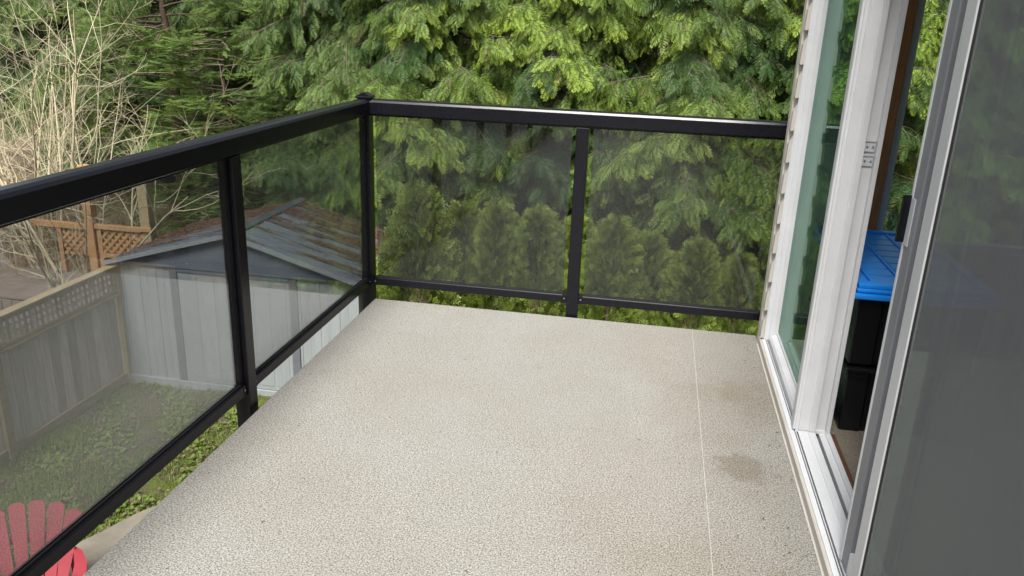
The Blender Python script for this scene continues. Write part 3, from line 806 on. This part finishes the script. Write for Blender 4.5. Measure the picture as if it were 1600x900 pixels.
# facing local +X; the back leans towards -X
lean = R(24)
bd = Vector((-math.sin(lean), 0, math.cos(lean)))
for k in range(6):
    f = (k-2.5)/2.5
    bot = Vector((-0.16, f*0.19, 0.27)); L = 0.72-0.09*f*f
    sp = Vector((0, f*0.22, 0))
    d = (bd + sp).normalized()
    m = MB()
    w0, w1 = 0.033, 0.057
    n = 8
    top = []
    pf = [(-w0, 0), (w0, 0), (w1, L-0.03)] + [(w1*math.cos(a), L-0.03+0.035*math.sin(a)) for a in np.linspace(0.3, math.pi-0.3, 6)] + [(-w1, L-0.03)]
    m.prism([(a, b) for a, b in pf], 'z', -0.009, 0.009)
    nn = Vector((math.cos(lean), 0, math.sin(lean)))
    # curve the fan slightly: outer slats come forward
    mt = rotm(bot + nn*(0.05*f*f), d, nn)
    bmesh.ops.transform(m.bm, matrix=mt, verts=m.bm.verts)
    m.build('back_slat', 'red', chair)
for t, hw in ((0.16, 0.24), (0.44, 0.3)):
    c = Vector((-0.16, 0, 0.27)) + bd*t - Vector((math.cos(lean), 0, math.sin(lean)))*0.022
    MB().box(c.x-0.012, c.x+0.012, -hw, hw, c.z-0.03, c.z+0.03, bev=0.004).build('back_brace', 'red', chair)
for k in range(6):
    x = -0.13+k*0.105
    MB().box(x, x+0.092, -0.26, 0.26, 0.275+k*0.017, 0.297+k*0.017, bev=0.006).build('seat_slat', 'red', chair)
for s in (-1, 1):
    m = MB()
    path = [(-0.30, 0.27), (-0.22, 0.335), (-0.05, 0.375), (0.2, 0.385), (0.42, 0.37), (0.47, 0.34)]
    wd = [0.022, 0.03, 0.042, 0.052, 0.055, 0.028]
    out = [(x, s*(y+w)) for (x, y), w in zip(path, wd)] + [(x, s*(y-w)) for (x, y), w in zip(path[::-1], wd[::-1])]
    if s < 0: out = out[::-1]
    m.prism(out, 'z', 0.555, 0.578)
    m.build('arm', 'red', chair)
    MB().prism([(0.36, 0.0), (0.44, 0.0), (0.43, 0.5545), (0.33, 0.5545)], 'y', s*0.345-0.012, s*0.345+0.012).build('leg', 'red', chair)
    MB().prism([(-0.62, 0.0), (-0.54, 0.0), (0.46, 0.3), (0.46, 0.38), (0.38, 0.38), (-0.2, 0.272)], 'y', s*0.265-0.0125, s*0.265+0.0125).build('leg', 'red', chair)
    MB().prism([(-0.27, 0.25), (-0.22, 0.25), (-0.22, 0.5545), (-0.27, 0.5545)], 'y', s*0.285-0.012, s*0.285+0.012).build('arm_support', 'red', chair)

# ================================================================== foliage
def spray_template(r, n=8, width=0.42, la=0.5, droop=0.5, rl=0.035, sub=True, single=False):
    """flat fern-like spray along +Y, length 1, normal +Z"""
    V, T, tip = [], [], []
    def tri(a, b, c, t):
        i = len(V); V.extend([a, b, c]); T.append((i, i+1, i+2)); tip.extend(t)
    def quad(a, b, c, d, t):
        i = len(V); V.extend([a, b, c, d]); T.append((i, i+1, i+2)); T.append((i, i+2, i+3)); tip.extend(t)
    def zc(y, x): return -0.30*droop*y*y - 0.55*droop*abs(x)**1.4
    def P(x, y): return (x, y, zc(y, x)+r.uniform(-0.012, 0.012))
    quad(P(-0.008, 0), P(0.008, 0), P(0.004, 0.95), P(-0.004, 0.95), [0, 0, 0.5, 0.5])
    for i in range(n):
        s = 0.06+0.9*(i+r.uniform(-0.2, 0.2))/n
        L = width*min(1, 0.55+s*1.6)*(1.02-s)**0.62*r.uniform(0.85, 1.15)
        for sd in (-1, 1):
            a = R(58-22*s+r.uniform(-7, 7)); dx, dy = sd*math.sin(a), math.cos(a)
            s2 = s+ (0.03 if sd > 0 else 0)
            for (f0, f1, w) in (((0.0, 1.0, rl),) if single else ((0.0, 0.6, rl), (0.48, 1.0, rl*0.8))):
                ax, ay = dx*L*f0, s2+dy*L*f0; bx_, by_ = dx*L*f1, s2+dy*L*f1
                mx, my = (ax+bx_)/2, (ay+by_)/2
                t0, t1 = f0, f1
                quad(P(ax, ay), P(mx-dy*w, my+dx*w), P(bx_, by_), P(mx+dy*w, my-dx*w), [0.25*s+0.3*f0, 0.25*s+0.45*f1, 0.3*s+0.7*f1, 0.25*s+0.45*f1])
            if sub:
                for f in (0.3, 0.62):
                    for q in (-1, 1):
                        a2 = math.atan2(dx, dy)+q*R(38); ex, ey = math.sin(a2), math.cos(a2)
                        l2 = L*0.36*(1.1-f); ax, ay = dx*L*f, s2+dy*L*f
                        tri(P(ax-ey*rl*0.5, ay+ex*rl*0.5), P(ax+ex*l2, ay+ey*l2), P(ax+ey*rl*0.5, ay-ex*rl*0.5), [0.25*s+0.3*f, 0.35*s+0.65, 0.25*s+0.3*f])
    return np.array(V, float), np.array(T, np.int64), np.array(tip, float)

def place(templates, O, D, Nn, S, tipboost, old, r):
    """stamp templates at origins O along D with normal Nn and size S"""
    Vs, Ts, Cs = [], [], []
    off = 0
    which = r.integers(0, len(templates), len(O))
    for k, (tv, tt, tp) in enumerate(templates):
        idx = np.where(which == k)[0]
        if not len(idx): continue
        d = norm(D[idx]); n = Nn[idx]-d*(Nn[idx]*d).sum(1, keepdims=True); n = norm(n); x = np.cross(d, n)
        B = np.stack([x, d, n], 1)                 # rows
        W = np.einsum('vj,njk->nvk', tv, B)*S[idx][:, None, None]+O[idx][:, None, :]
        nv = len(tv)
        Vs.append(W.reshape(-1, 3))
        Ts.append((tt[None]+(np.arange(len(idx))*nv)[:, None, None]+off).reshape(-1, 3))
        c = np.zeros((len(idx), nv, 4)); c[..., 0] = np.clip(tp[None]*tipboost[idx][:, None], 0, 1); c[..., 1] = old[idx][:, None]; c[..., 3] = 1
        Cs.append(c.reshape(-1, 4)); off += len(idx)*nv
    return np.concatenate(Vs), np.concatenate(Ts), np.concatenate(Cs)

def tubes(paths, seg=4):
    """paths: list of (points[n,3], radii[n]) -> V, T"""
    Vs, Ts, off = [], [], 0
    ang = np.arange(seg)*2*np.pi/seg
    for P, rad in paths:
        P = np.asarray(P, float); n = len(P)
        d = norm(np.gradient(P, axis=0))
        ref = np.array([0.3, 0.9, 0.2]) if abs(d[0][2]) > 0.7 else np.array([0, 0, 1.0])
        u = norm(np.cross(d, ref)); v = np.cross(d, u)
        ring = P[:, None, :]+(u[:, None, :]*np.cos(ang)[None, :, None]+v[:, None, :]*np.sin(ang)[None, :, None])*np.asarray(rad)[:, None, None]
        Vs.append(ring.reshape(-1, 3))
        i = np.arange(n*seg).reshape(n, seg)
        a, b = i[:-1], i[1:]
        a2, b2 = np.roll(a, -1, 1), np.roll(b, -1, 1)
        Ts.append(np.concatenate([np.stack([a, a2, b2], -1).reshape(-1, 3), np.stack([a, b2, b], -1).reshape(-1, 3)])+off)
        off += n*seg
    return np.concatenate(Vs), np.concatenate(Ts)

UP = np.array([0, 0, 1.0])
def make_cedar(seed, nb_low=88, nb_high=20, H=8.6, lo=1.5, mid=5.6, matname='cedar', tips=1.0, dens=1.0):
    r = np.random.default_rng(seed)
    tm = [spray_template(r, n=8, width=0.42, droop=r.uniform(0.6, 1.2), rl=0.027, sub=False, single=True) for _ in range(5)]
    O, D, Nn, S, TB, OLD = [], [], [], [], [], []
    limbs = []
    for b in range(nb_low+nb_high):
        low = b < nb_low
        h = r.uniform(lo, mid) if low else r.uniform(mid, H-0.4)
        front = r.random() < 0.76
        az = -np.pi/2+r.normal(0, 0.8) if front else r.uniform(0, 2*np.pi)
        L = (2.45-1.8*(h/H)**1.3)*r.uniform(0.55, 1.15)
        dirx = np.array([np.cos(az), np.sin(az), 0]); sidev = np.array([-np.sin(az), np.cos(az), 0])
        rise = r.uniform(0.1, 0.4); dr = r.uniform(0.38, 0.72); upt = r.uniform(0.05, 0.25)
        bend = r.normal(0, 0.2)
        def path(u):
            u = np.asarray(u)[..., None]
            return np.array([0, 0, h])+dirx*L*u+sidev*bend*L*u*u+UP*L*(rise*u-dr*u*u+upt*u**4)
        us = np.linspace(0, 1, 7)
        limbs.append((path(us), 0.022*(1-us)+0.004))
        tb = np.clip(r.normal(0.58, 0.42), 0.04, 1.3)*tips
        sz = 1.0 if low else 1.7
        nl = int((13 if low else 6)*dens*L/1.6)+4
        for j in range(nl):
            u0 = 0.34+0.66*(j+r.uniform(0, 1))/nl
            p0 = path(u0); sg = 1 if j % 2 else -1
            ll = (0.66*(1.08-u0)+0.15)*r.uniform(0.6, 1.25)*min(1, L)
            out = r.uniform(0.3, 0.9)
            ld = norm(dirx*out+sidev*sg*r.uniform(0.3, 1.0)+UP*r.uniform(-0.15, 0.15))
            dp = r.uniform(0.4, 0.8)
            ns = int(5*ll/0.4)+3 if low else 3
            lp = lambda f: p0+ld*ll*f-UP*ll*dp*f*f
            for q in range(ns):
                f = (q+r.uniform(0.2, 0.9))/ns
                tan = norm(ld-UP*2*dp*f)
                lat = norm(np.cross(tan, UP)+1e-6)*(1 if q % 2 else -1)
                o = lp(f)
                d = norm(tan*r.uniform(0.35, 0.8)+lat*r.uniform(0.1, 0.8)-UP*r.uniform(0.35, 1.1))
                O.append(o); D.append(d); Nn.append(UP*r.uniform(0.35, 1.0)+dirx*r.uniform(0.4, 1.1)+r.normal(0, 0.2, 3))
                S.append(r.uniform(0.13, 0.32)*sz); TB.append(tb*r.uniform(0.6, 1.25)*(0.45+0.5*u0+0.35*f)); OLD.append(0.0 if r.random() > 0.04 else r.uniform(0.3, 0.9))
            for q in range(2):
                O.append(lp(1.0)); D.append(norm(ld-UP*r.uniform(0.5, 1.6))+r.normal(0, 0.15, 3)); Nn.append(UP*0.6+dirx); S.append(r.uniform(0.17, 0.27)*sz); TB.append(tb*1.35); OLD.append(0.0)
            if j % 2 == 0: limbs.append((np.array([lp(0), lp(0.5), lp(1.0)]), np.array([0.006, 0.004, 0.002])))
        for q in range(7):     # crest and leader, tip colour raised to paint a highlight on the crest
            u0 = r.uniform(0.5, 1.0); e = path(u0)
            O.append(e); D.append(norm(path(min(1, u0+0.05))-path(u0-0.05))+r.normal(0, 0.3, 3)-UP*0.15); Nn.append(UP+dirx*0.4); S.append(r.uniform(0.18, 0.28)*sz); TB.append(tb*1.5); OLD.append(0.0)
    V, T, C = place(tm, np.array(O), np.array(D), np.array(Nn), np.array(S), np.array(TB), np.array(OLD), r)
    crown = np_mesh('crown', V, T, matname, C)
    us = np.linspace(0, 1, 12)
    tp = np.stack([0.06*np.sin(us*5+seed), 0.05*np.cos(us*4+seed), us*H-0.15], 1)
    Vt, Tt = tubes([(tp, 0.17*(1-us)**0.8+0.015)], 10)
    trunk = np_mesh('trunk', Vt, Tt, 'bark')
    Vl, Tl = tubes(limbs, 4)
    limb = np_mesh('limbs', Vl, Tl, 'twig')
    return trunk, limb, crown

def make_yew(seed, H=6.5, nb=84):
    r = np.random.default_rng(seed)
    tm = [spray_template(r, n=11, width=0.2, droop=0.25, rl=0.032, sub=False) for _ in range(3)]
    O, D, Nn, S, TB, OLD, limbs = [], [], [], [], [], [], []
    for b in range(nb):
        h = r.uniform(0.4, H); az = -np.pi/2+r.normal(0, 1.1)
        L = (2.2-1.3*(h/H)**1.4)*r.uniform(0.5, 1.15)
        dirx = np.array([np.cos(az), np.sin(az), 0]); sidev = np.array([-np.sin(az), np.cos(az), 0])
        rise, dr = r.uniform(0.0, 0.35), r.uniform(0.1, 0.4)
        def path(u):
            u = np.asarray(u)[..., None]
            return np.array([0, 0, h])+dirx*L*u+UP*L*(rise*u-dr*u*u)
        us = np.linspace(0, 1, 6); limbs.append((path(us), 0.02*(1-us)+0.004))
        tb = np.clip(r.normal(0.7, 0.3), 0.1, 1.2)
        nl = int(8*L)+3
        for j in range(nl):
            u0 = 0.4+0.6*(j+r.random())/nl; p0 = path(u0); sg = 1 if j % 2 else -1
            ll = (0.5*(1.1-u0)+0.15)*r.uniform(0.7, 1.2)
            ld = norm(dirx*r.uniform(0.4, 1.0)+sidev*sg*r.uniform(0.2, 1.0)+UP*r.uniform(-0.2, 0.25))
            for q in range(4):
                f = (q+0.5)/4
                O.append(p0+ld*ll*f); D.append(norm(ld+sidev*r.uniform(-0.8, 0.8)+UP*r.uniform(-0.25, 0.55)))
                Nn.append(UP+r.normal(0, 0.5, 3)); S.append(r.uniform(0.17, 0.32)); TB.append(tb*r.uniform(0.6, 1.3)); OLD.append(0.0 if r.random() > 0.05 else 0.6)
    V, T, C = place(tm, np.array(O), np.array(D), np.array(Nn), np.array(S), np.array(TB), np.array(OLD), r)
    crown = np_mesh('crown', V, T, 'yew', C)
    us = np.linspace(0, 1, 10); tp = np.stack([0.1*np.sin(us*4), 0*us, us*H*0.97-0.15], 1)
    Vt, Tt = tubes([(tp, 0.14*(1-us)**0.8+0.012)], 8)
    Vl, Tl = tubes(limbs, 4)
    return np_mesh('trunk', Vt, Tt, 'bark'), np_mesh('limbs', Vl, Tl, 'twig'), crown

def make_arbor(seed, H=2.25, W=0.5, n=2600):
    r = np.random.default_rng(seed)
    tm = [spray_template(r, n=5, width=0.5, droop=0.2, rl=0.06, sub=False) for _ in range(4)]
    h = r.uniform(0.03, 1, n)**0.9; az = r.uniform(0, 2*np.pi, n)
    rad = W*np.minimum(1, (1-h)*2.3+0.04)**0.62*np.where(h < 0.12, 0.8+h, 1)*(1+0.10*np.sin(az*5+h*13+seed)+0.08*np.sin(az*9-h*21))
    rad = rad*r.uniform(0.72, 1.0, n)
    dirx = np.stack([np.cos(az), np.sin(az), 0*az], 1)
    O = dirx*rad[:, None]*0.8+UP*(h*H)[:, None]
    D = norm(dirx*r.uniform(0.3, 0.9, n)[:, None]+UP*r.uniform(0.25, 0.9, n)[:, None]+r.normal(0, 0.25, (n, 3)))
    side = np.stack([-np.sin(az), np.cos(az), 0*az], 1)
    Nn = side*r.choice([-1, 1], n)[:, None]+dirx*r.normal(0, 0.6, n)[:, None]+UP*r.normal(0, 0.3, n)[:, None]
    S = r.uniform(0.09, 0.17, n)
    V, T, C = place(tm, O, D, Nn, S, r.uniform(0.3, 1.2, n), np.where(r.random(n) > 0.03, 0.0, 0.7), r)
    us = np.linspace(0, 1, 6)
    Vt, Tt = tubes([(np.stack([0*us, 0*us, us*H*0.9-0.1], 1), 0.04*(1-us)+0.006)], 7)
    return np_mesh('trunk', Vt, Tt, 'bark'), np_mesh('crown', V, T, 'arbor', C)

def plant(name, label, cat, group, loc, rz, scale, meshes, names):
    t = thing(name, label, cat, loc, rz, group)
    t.scale = (scale, scale, scale) if not isinstance(scale, tuple) else scale
    for me, nm in zip(meshes, names):
        o = link(bpy.data.objects.new(nm, me), t)
        if nm == 'crown': o['kind'] = 'stuff'
    return t

cedA = make_cedar(11)
cedB = make_cedar(23, tips=0.9)
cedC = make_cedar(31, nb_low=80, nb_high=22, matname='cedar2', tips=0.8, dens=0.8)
TLC = ('trunk', 'limbs', 'crown')
cedars = [
    ('tall cedar with drooping fronds above the shed roof', (-3.9, 9.7, G), 0.1, 1.0, cedC),
    ('bright cedar directly behind the black corner post of the railing', (-2.0, 9.2, G), -0.15, 1.0, cedA),
    ('cedar filling the view above the left half of the back railing', (0.1, 9.5, G), 0.2, 1.0, cedB),
    ('cedar behind the middle post of the back railing', (2.1, 9.1, G), -0.2, (-1.0, 1.0, 1.0), cedA),
    ('cedar with low drooping boughs where the back railing meets the house', (3.9, 8.9, G), 0.1, (-1.0, 1.0, 1.02), cedB),
    ('cedar seen through the open doorway above the blue lid', (5.9, 9.3, G), -0.1, 1.0, cedA),
    ('rightmost cedar, glimpsed only through the grey insect screen', (8.2, 9.6, G), 0.3, 1.0, cedB),
]
for lb, loc, rz, s, ms in cedars:
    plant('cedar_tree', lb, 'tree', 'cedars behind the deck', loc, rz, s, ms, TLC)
back = [(-13.5, 15), (-11, 13.6), (-8.6, 14.6), (-6.4, 13.2), (-4.0, 14.0), (-1.6, 13.0), (0.8, 13.8), (3.2, 13.0), (5.6, 13.8)]
ORD = ('first', 'second', 'third', 'fourth', 'fifth', 'sixth', 'seventh', 'eighth', 'ninth')
for k, (x, y) in enumerate(back):
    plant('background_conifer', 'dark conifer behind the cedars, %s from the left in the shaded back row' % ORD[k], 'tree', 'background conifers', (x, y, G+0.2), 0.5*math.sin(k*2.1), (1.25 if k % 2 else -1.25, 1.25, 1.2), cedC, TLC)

yA = make_yew(5); yB = make_yew(9, nb=66)
plant('yew_tree', 'bushy bright green yew above the shed left of the cedars', 'tree', 'yews behind the shed', (-6.2, 9.6, G), 0.0, (1.0, 1.0, 0.62), yA, TLC)
plant('yew_tree', 'taller yew behind the bare shrub at the top left', 'tree', 'yews behind the shed', (-8.2, 11.0, G), 0.4, (1.1, 1.1, 1.0), yB, TLC)
plant('yew_tree', 'dark yew between the bushy yew and the tall cedar', 'tree', 'yews behind the shed', (-5.6, 11.6, G), -0.5, (1.0, 1.0, 1.1), yA, TLC)

arb = [make_arbor(3), make_arbor(8), make_arbor(14)]
TC = ('trunk', 'crown')
hedge = [(-1.30, 4.85, 1.17, 'tallest clipped arborvitae of the hedge next to the corner post'), (-0.84, 5.75, 1.02, 'second arborvitae of the hedge from the corner post'), (-0.38, 5.5, 1.05, 'third arborvitae of the hedge from the corner post'), (0.2, 5.6, 1.03, 'fourth arborvitae from the corner post, left of the middle post'),
         (0.62, 5.75, 0.98, 'arborvitae just behind the middle post of the back railing'), (1.02, 5.45, 1.02, 'first arborvitae of the hedge right of the middle post'), (1.52, 5.65, 0.93, 'second arborvitae of the hedge right of the middle post'), (1.98, 5.5, 0.94, 'third arborvitae right of the middle post, below drooping cedar boughs'), (2.6, 5.6, 0.88, 'arborvitae at the right end of the hedge beside the house wall')]
for k, (x, y, s, lb) in enumerate(hedge):
    plant('arborvitae', lb, 'shrub', 'arborvitae hedge', (x, y, G), k*1.3, (s*(0.98+0.1*math.sin(k*2.7)), s*(0.98+0.1*math.cos(k*1.9)), s), arb[k % 3], TC).rotation_euler = (0.05*math.sin(k*3.1), 0.05*math.cos(k*2.3), k*1.3)

# ---- bare shrubs
def make_bare(seed, stems=9, H=4.6, spread=0.9, lean=(0, 0)):
    r = np.random.default_rng(seed)
    paths = []
    def grow(p, d, L, rad, depth):
        n = 6
        P = [p]; dd = d.copy()
        for i in range(n):
            dd = norm(dd+r.normal(0, 0.09 if depth == 0 else 0.16, 3)+UP*0.03)
            P.append(P[-1]+dd*L/n)
        P = np.array(P); us = np.linspace(0, 1, n+1)
        paths.append((P, rad*(1-0.72*us)+0.0012))
        if depth >= 3: return
        k = {0: 6, 1: 4, 2: 4}[depth]
        for j in range(k):
            u = r.uniform(0.2, 1.0); i = min(int(u*n), n-1)
            q = P[i]+(P[i+1]-P[i])*(u*n-i)
            ax = norm(r.normal(0, 1, 3)); nd = norm(norm(P[i+1]-P[i])*r.uniform(0.5, 1.0)+ax*r.uniform(0.45, 0.95))
            grow(q, nd, L*r.uniform(0.3, 0.52), rad*(1-0.6*u)*r.uniform(0.42, 0.62), depth+1)
    for s in range(stems):
        a = r.uniform(0, 2*np.pi)
        grow(np.array([np.cos(a)*0.22, np.sin(a)*0.22, -0.1]), norm(np.array([np.cos(a)*spread*r.uniform(0.05, 0.45)+lean[0], np.sin(a)*spread*r.uniform(0.05, 0.4)+lean[1], 1.0])), H*r.uniform(0.7, 1.1), r.uniform(0.014, 0.04), 0)
    V, T = tubes(paths, 4)
    return np_mesh('stems', V, T, 'palebark')
bare = [(make_bare(4, 6), (-8.9, 8.0, G), 'pale bare multi stemmed shrub at the far left'), (make_bare(12, 5, 4.8), (-8.25, 8.2, G), 'bare mossy shrub rising behind the left railing'), (make_bare(21, 7, 3.0, 1.8), (-7.0, 6.4, G), 'low arching bare shrub in front of the timber lattice'), (make_bare(33, 6, 4.4), (-10.0, 9.3, G), 'bare shrub furthest back at the left edge')]
for me, loc, lb in bare:
    t = thing('bare_shrub', lb, 'shrub', loc, 0, 'bare shrubs')
    link(bpy.data.objects.new('stems', me), t)
# dry canes and dead grass at their feet
def dry_canes():
    r = np.random.default_rng(2); n = 1700
    P = np.stack([r.uniform(-12, -6.3, n), r.uniform(7.8, 10.5, n), np.full(n, G)], 1)
    paths = []
    for p in P:
        h = r.uniform(0.3, 1.6); a = r.normal(0, 0.35, 2)
        us = np.linspace(0, 1, 4)
        paths.append((np.stack([p[0]+a[0]*us**1.6*h, p[1]+a[1]*us**1.6*h, p[2]+h*us*(1-0.15*us)], 1), 0.005*(1-us)+0.0012))
    V, T = tubes(paths, 3)
    tag(link(bpy.data.objects.new('dry_canes', np_mesh('dry_canes', V, T, 'deadgrass'))), 'tangle of dry tan canes at the foot of the bare shrubs', 'canes', kind='stuff')
dry_canes()

# ---- lawn
def lawn():
    r = np.random.default_rng(6); n = 150000
    P = np.stack([r.uniform(-4.85, -1.2, n), r.uniform(0.6, 4.4, n)], 1)
    w = np.sin(P[:, 0]*2.3+1)*np.cos(P[:, 1]*1.9)+0.6*np.sin(P[:, 0]*5.1-P[:, 1]*4.3)+0.5*np.cos(P[:, 1]*8.3+P[:, 0]*6.7)
    keep = r.uniform(-0.7, 1.5, n) < w
    # off the patio
    ed = np.array([(-3.75, 0.2), (-3.55, 0.7), (-3.3, 1.13), (-3.16, 1.42), (-3.08, 1.62), (-3.02, 1.76), (-2.7, 2.25), (-2.2, 2.75), (-1.6, 3.2), (0, 3.2)])
    lim = np.interp(P[:, 0], ed[:, 0], ed[:, 1], left=-9)
    keep &= P[:, 1] > lim+0.02*r.normal(0, 1, n)
    P = P[keep]; w = w[keep]; n = len(P)
    a = r.uniform(0, 6.283, n); L = r.uniform(0.02, 0.055, n)*(1+0.5*(r.random(n) > 0.93)); tl = r.uniform(0.2, 1.0, n)
    B = np.stack([P[:, 0], P[:, 1], np.full(n, G+0.004)+0.03*np.sin(P[:, 0]*1.7)*np.cos(P[:, 1]*1.3)], 1)
    d = np.stack([np.cos(a)*tl, np.sin(a)*tl, np.ones(n)], 1)*L[:, None]
    wv = np.stack([-np.sin(a), np.cos(a), 0*a], 1)*r.uniform(0.002, 0.006, n)[:, None]
    V = np.stack([B-wv, B+wv, B+d], 1).reshape(-1, 3)
    T = np.arange(n*3).reshape(-1, 3)
    C = np.zeros((n, 3, 4)); C[..., 3] = 1; C[:, 2, 0] = 1; C[:, :2, 0] = 0.3; C[..., 1] = (0.75*(r.random(n) > 0.9))[:, None]
    me = np_mesh('lawn_grass', V, T, 'grass', C.reshape(-1, 4))
    tag(link(bpy.data.objects.new('lawn_grass', me)), 'short patchy grass of the lawn between fence and deck', 'grass', kind='stuff')
    # broad leaved weeds: flat rosettes of small leaves
    n = 9000
    P = np.stack([r.uniform(-4.85, -1.2, n), r.uniform(0.6, 4.35, n)], 1)
    lim = np.interp(P[:, 0], ed[:, 0], ed[:, 1], left=-9)
    w = np.cos(P[:, 0]*3.3+2)*np.sin(P[:, 1]*2.7+1)+0.5*np.sin(P[:, 0]*7+P[:, 1]*6)
    P = P[(P[:, 1] > lim+0.03) & (r.uniform(-0.4, 1.2, n) < w)]
    tm = [spray_template(r, n=1, width=0.01, rl=0.01, sub=False)]
    tv = np.array([(0, 0, 0), (0.32, 0.45, 0.1), (0, 1, 0.02), (-0.32, 0.45, 0.1)]); tt = np.array([(0, 1, 2), (0, 2, 3)]); tp = np.array([0.2, 0.7, 0.9, 0.7])
    m = len(P); k = 4
    a = r.uniform(0, 6.283, (m, k)); O = np.repeat(np.stack([P[:, 0], P[:, 1], np.full(m, G+0.02)], 1), k, 0)
    D = np.stack([np.cos(a).ravel(), np.sin(a).ravel(), r.uniform(0.1, 0.7, m*k)], 1)
    V, T, C = place([(tv, tt, tp)], O, D, np.tile(UP, (m*k, 1)), r.uniform(0.025, 0.06, m*k), r.uniform(0.5, 1.1, m*k), np.zeros(m*k), r)
    tag(link(bpy.data.objects.new('lawn_weeds', np_mesh('lawn_weeds', V, T, 'grass', C))), 'low broad leaved weeds scattered over the lawn', 'weeds', kind='stuff')
lawn()

def lawn_litter():
    r = np.random.default_rng(15); n = 5200
    P = np.stack([r.uniform(-4.85, -1.0, n), r.uniform(0.5, 4.4, n)], 1)
    w = np.sin(P[:, 0]*4.1+2)*np.cos(P[:, 1]*3.7+1)+0.6*np.sin(P[:, 0]*9-P[:, 1]*7)
    P = P[r.uniform(-1.2, 1.4, n) < w]; n = len(P)
    tv = np.array([(0, 0, 0), (0.3, 0.5, 0.16), (0, 1, 0.05), (-0.3, 0.5, 0.16)]); tt = np.array([(0, 1, 2), (0, 2, 3)]); tp = np.zeros(4)
    a = r.uniform(0, 6.283, n)
    O = np.stack([P[:, 0], P[:, 1], np.full(n, G+0.035)], 1); D = np.stack([np.cos(a), np.sin(a), r.normal(0, 0.25, n)], 1)
    V, T, C = place([(tv, tt, tp)], O, D, np.tile(UP, (n, 1))+r.normal(0, 0.4, (n, 3)), r.uniform(0.015, 0.06, n), np.ones(n), np.ones(n), r)
    tag(link(bpy.data.objects.new('fallen_leaves', np_mesh('fallen_leaves', V, T, 'deadleaf', C))), 'brown fallen leaves scattered over the lawn', 'leaves', kind='stuff')
lawn_litter()

def deck_debris():
    r = np.random.default_rng(44); n = 260
    x = np.where(r.random(n) < 0.55, 2.02-np.abs(r.normal(0, 0.07, n)), r.uniform(0.05, 2.0, n)); y = -r.uniform(0.02, 3.6, n)
    a = r.uniform(0, 6.283, n)
    tv = np.array([(0, 0, 0), (0.16, 0.5, 0.1), (0, 1, 0.04), (-0.16, 0.5, 0.1)]); tt = np.array([(0, 1, 2), (0, 2, 3)])
    V, T, C = place([(tv, tt, np.zeros(4))], np.stack([x, y, np.full(n, 0.0015)], 1), np.stack([np.cos(a), np.sin(a), r.uniform(0, 0.12, n)], 1), np.tile(UP, (n, 1)), r.uniform(0.004, 0.016, n), np.ones(n), np.ones(n), r)
    tag(link(bpy.data.objects.new('deck_debris', np_mesh('deck_debris', V, T, 'needles', C))), 'tiny dry needles and leaf crumbs on the deck floor', 'debris', kind='stuff')
deck_debris()
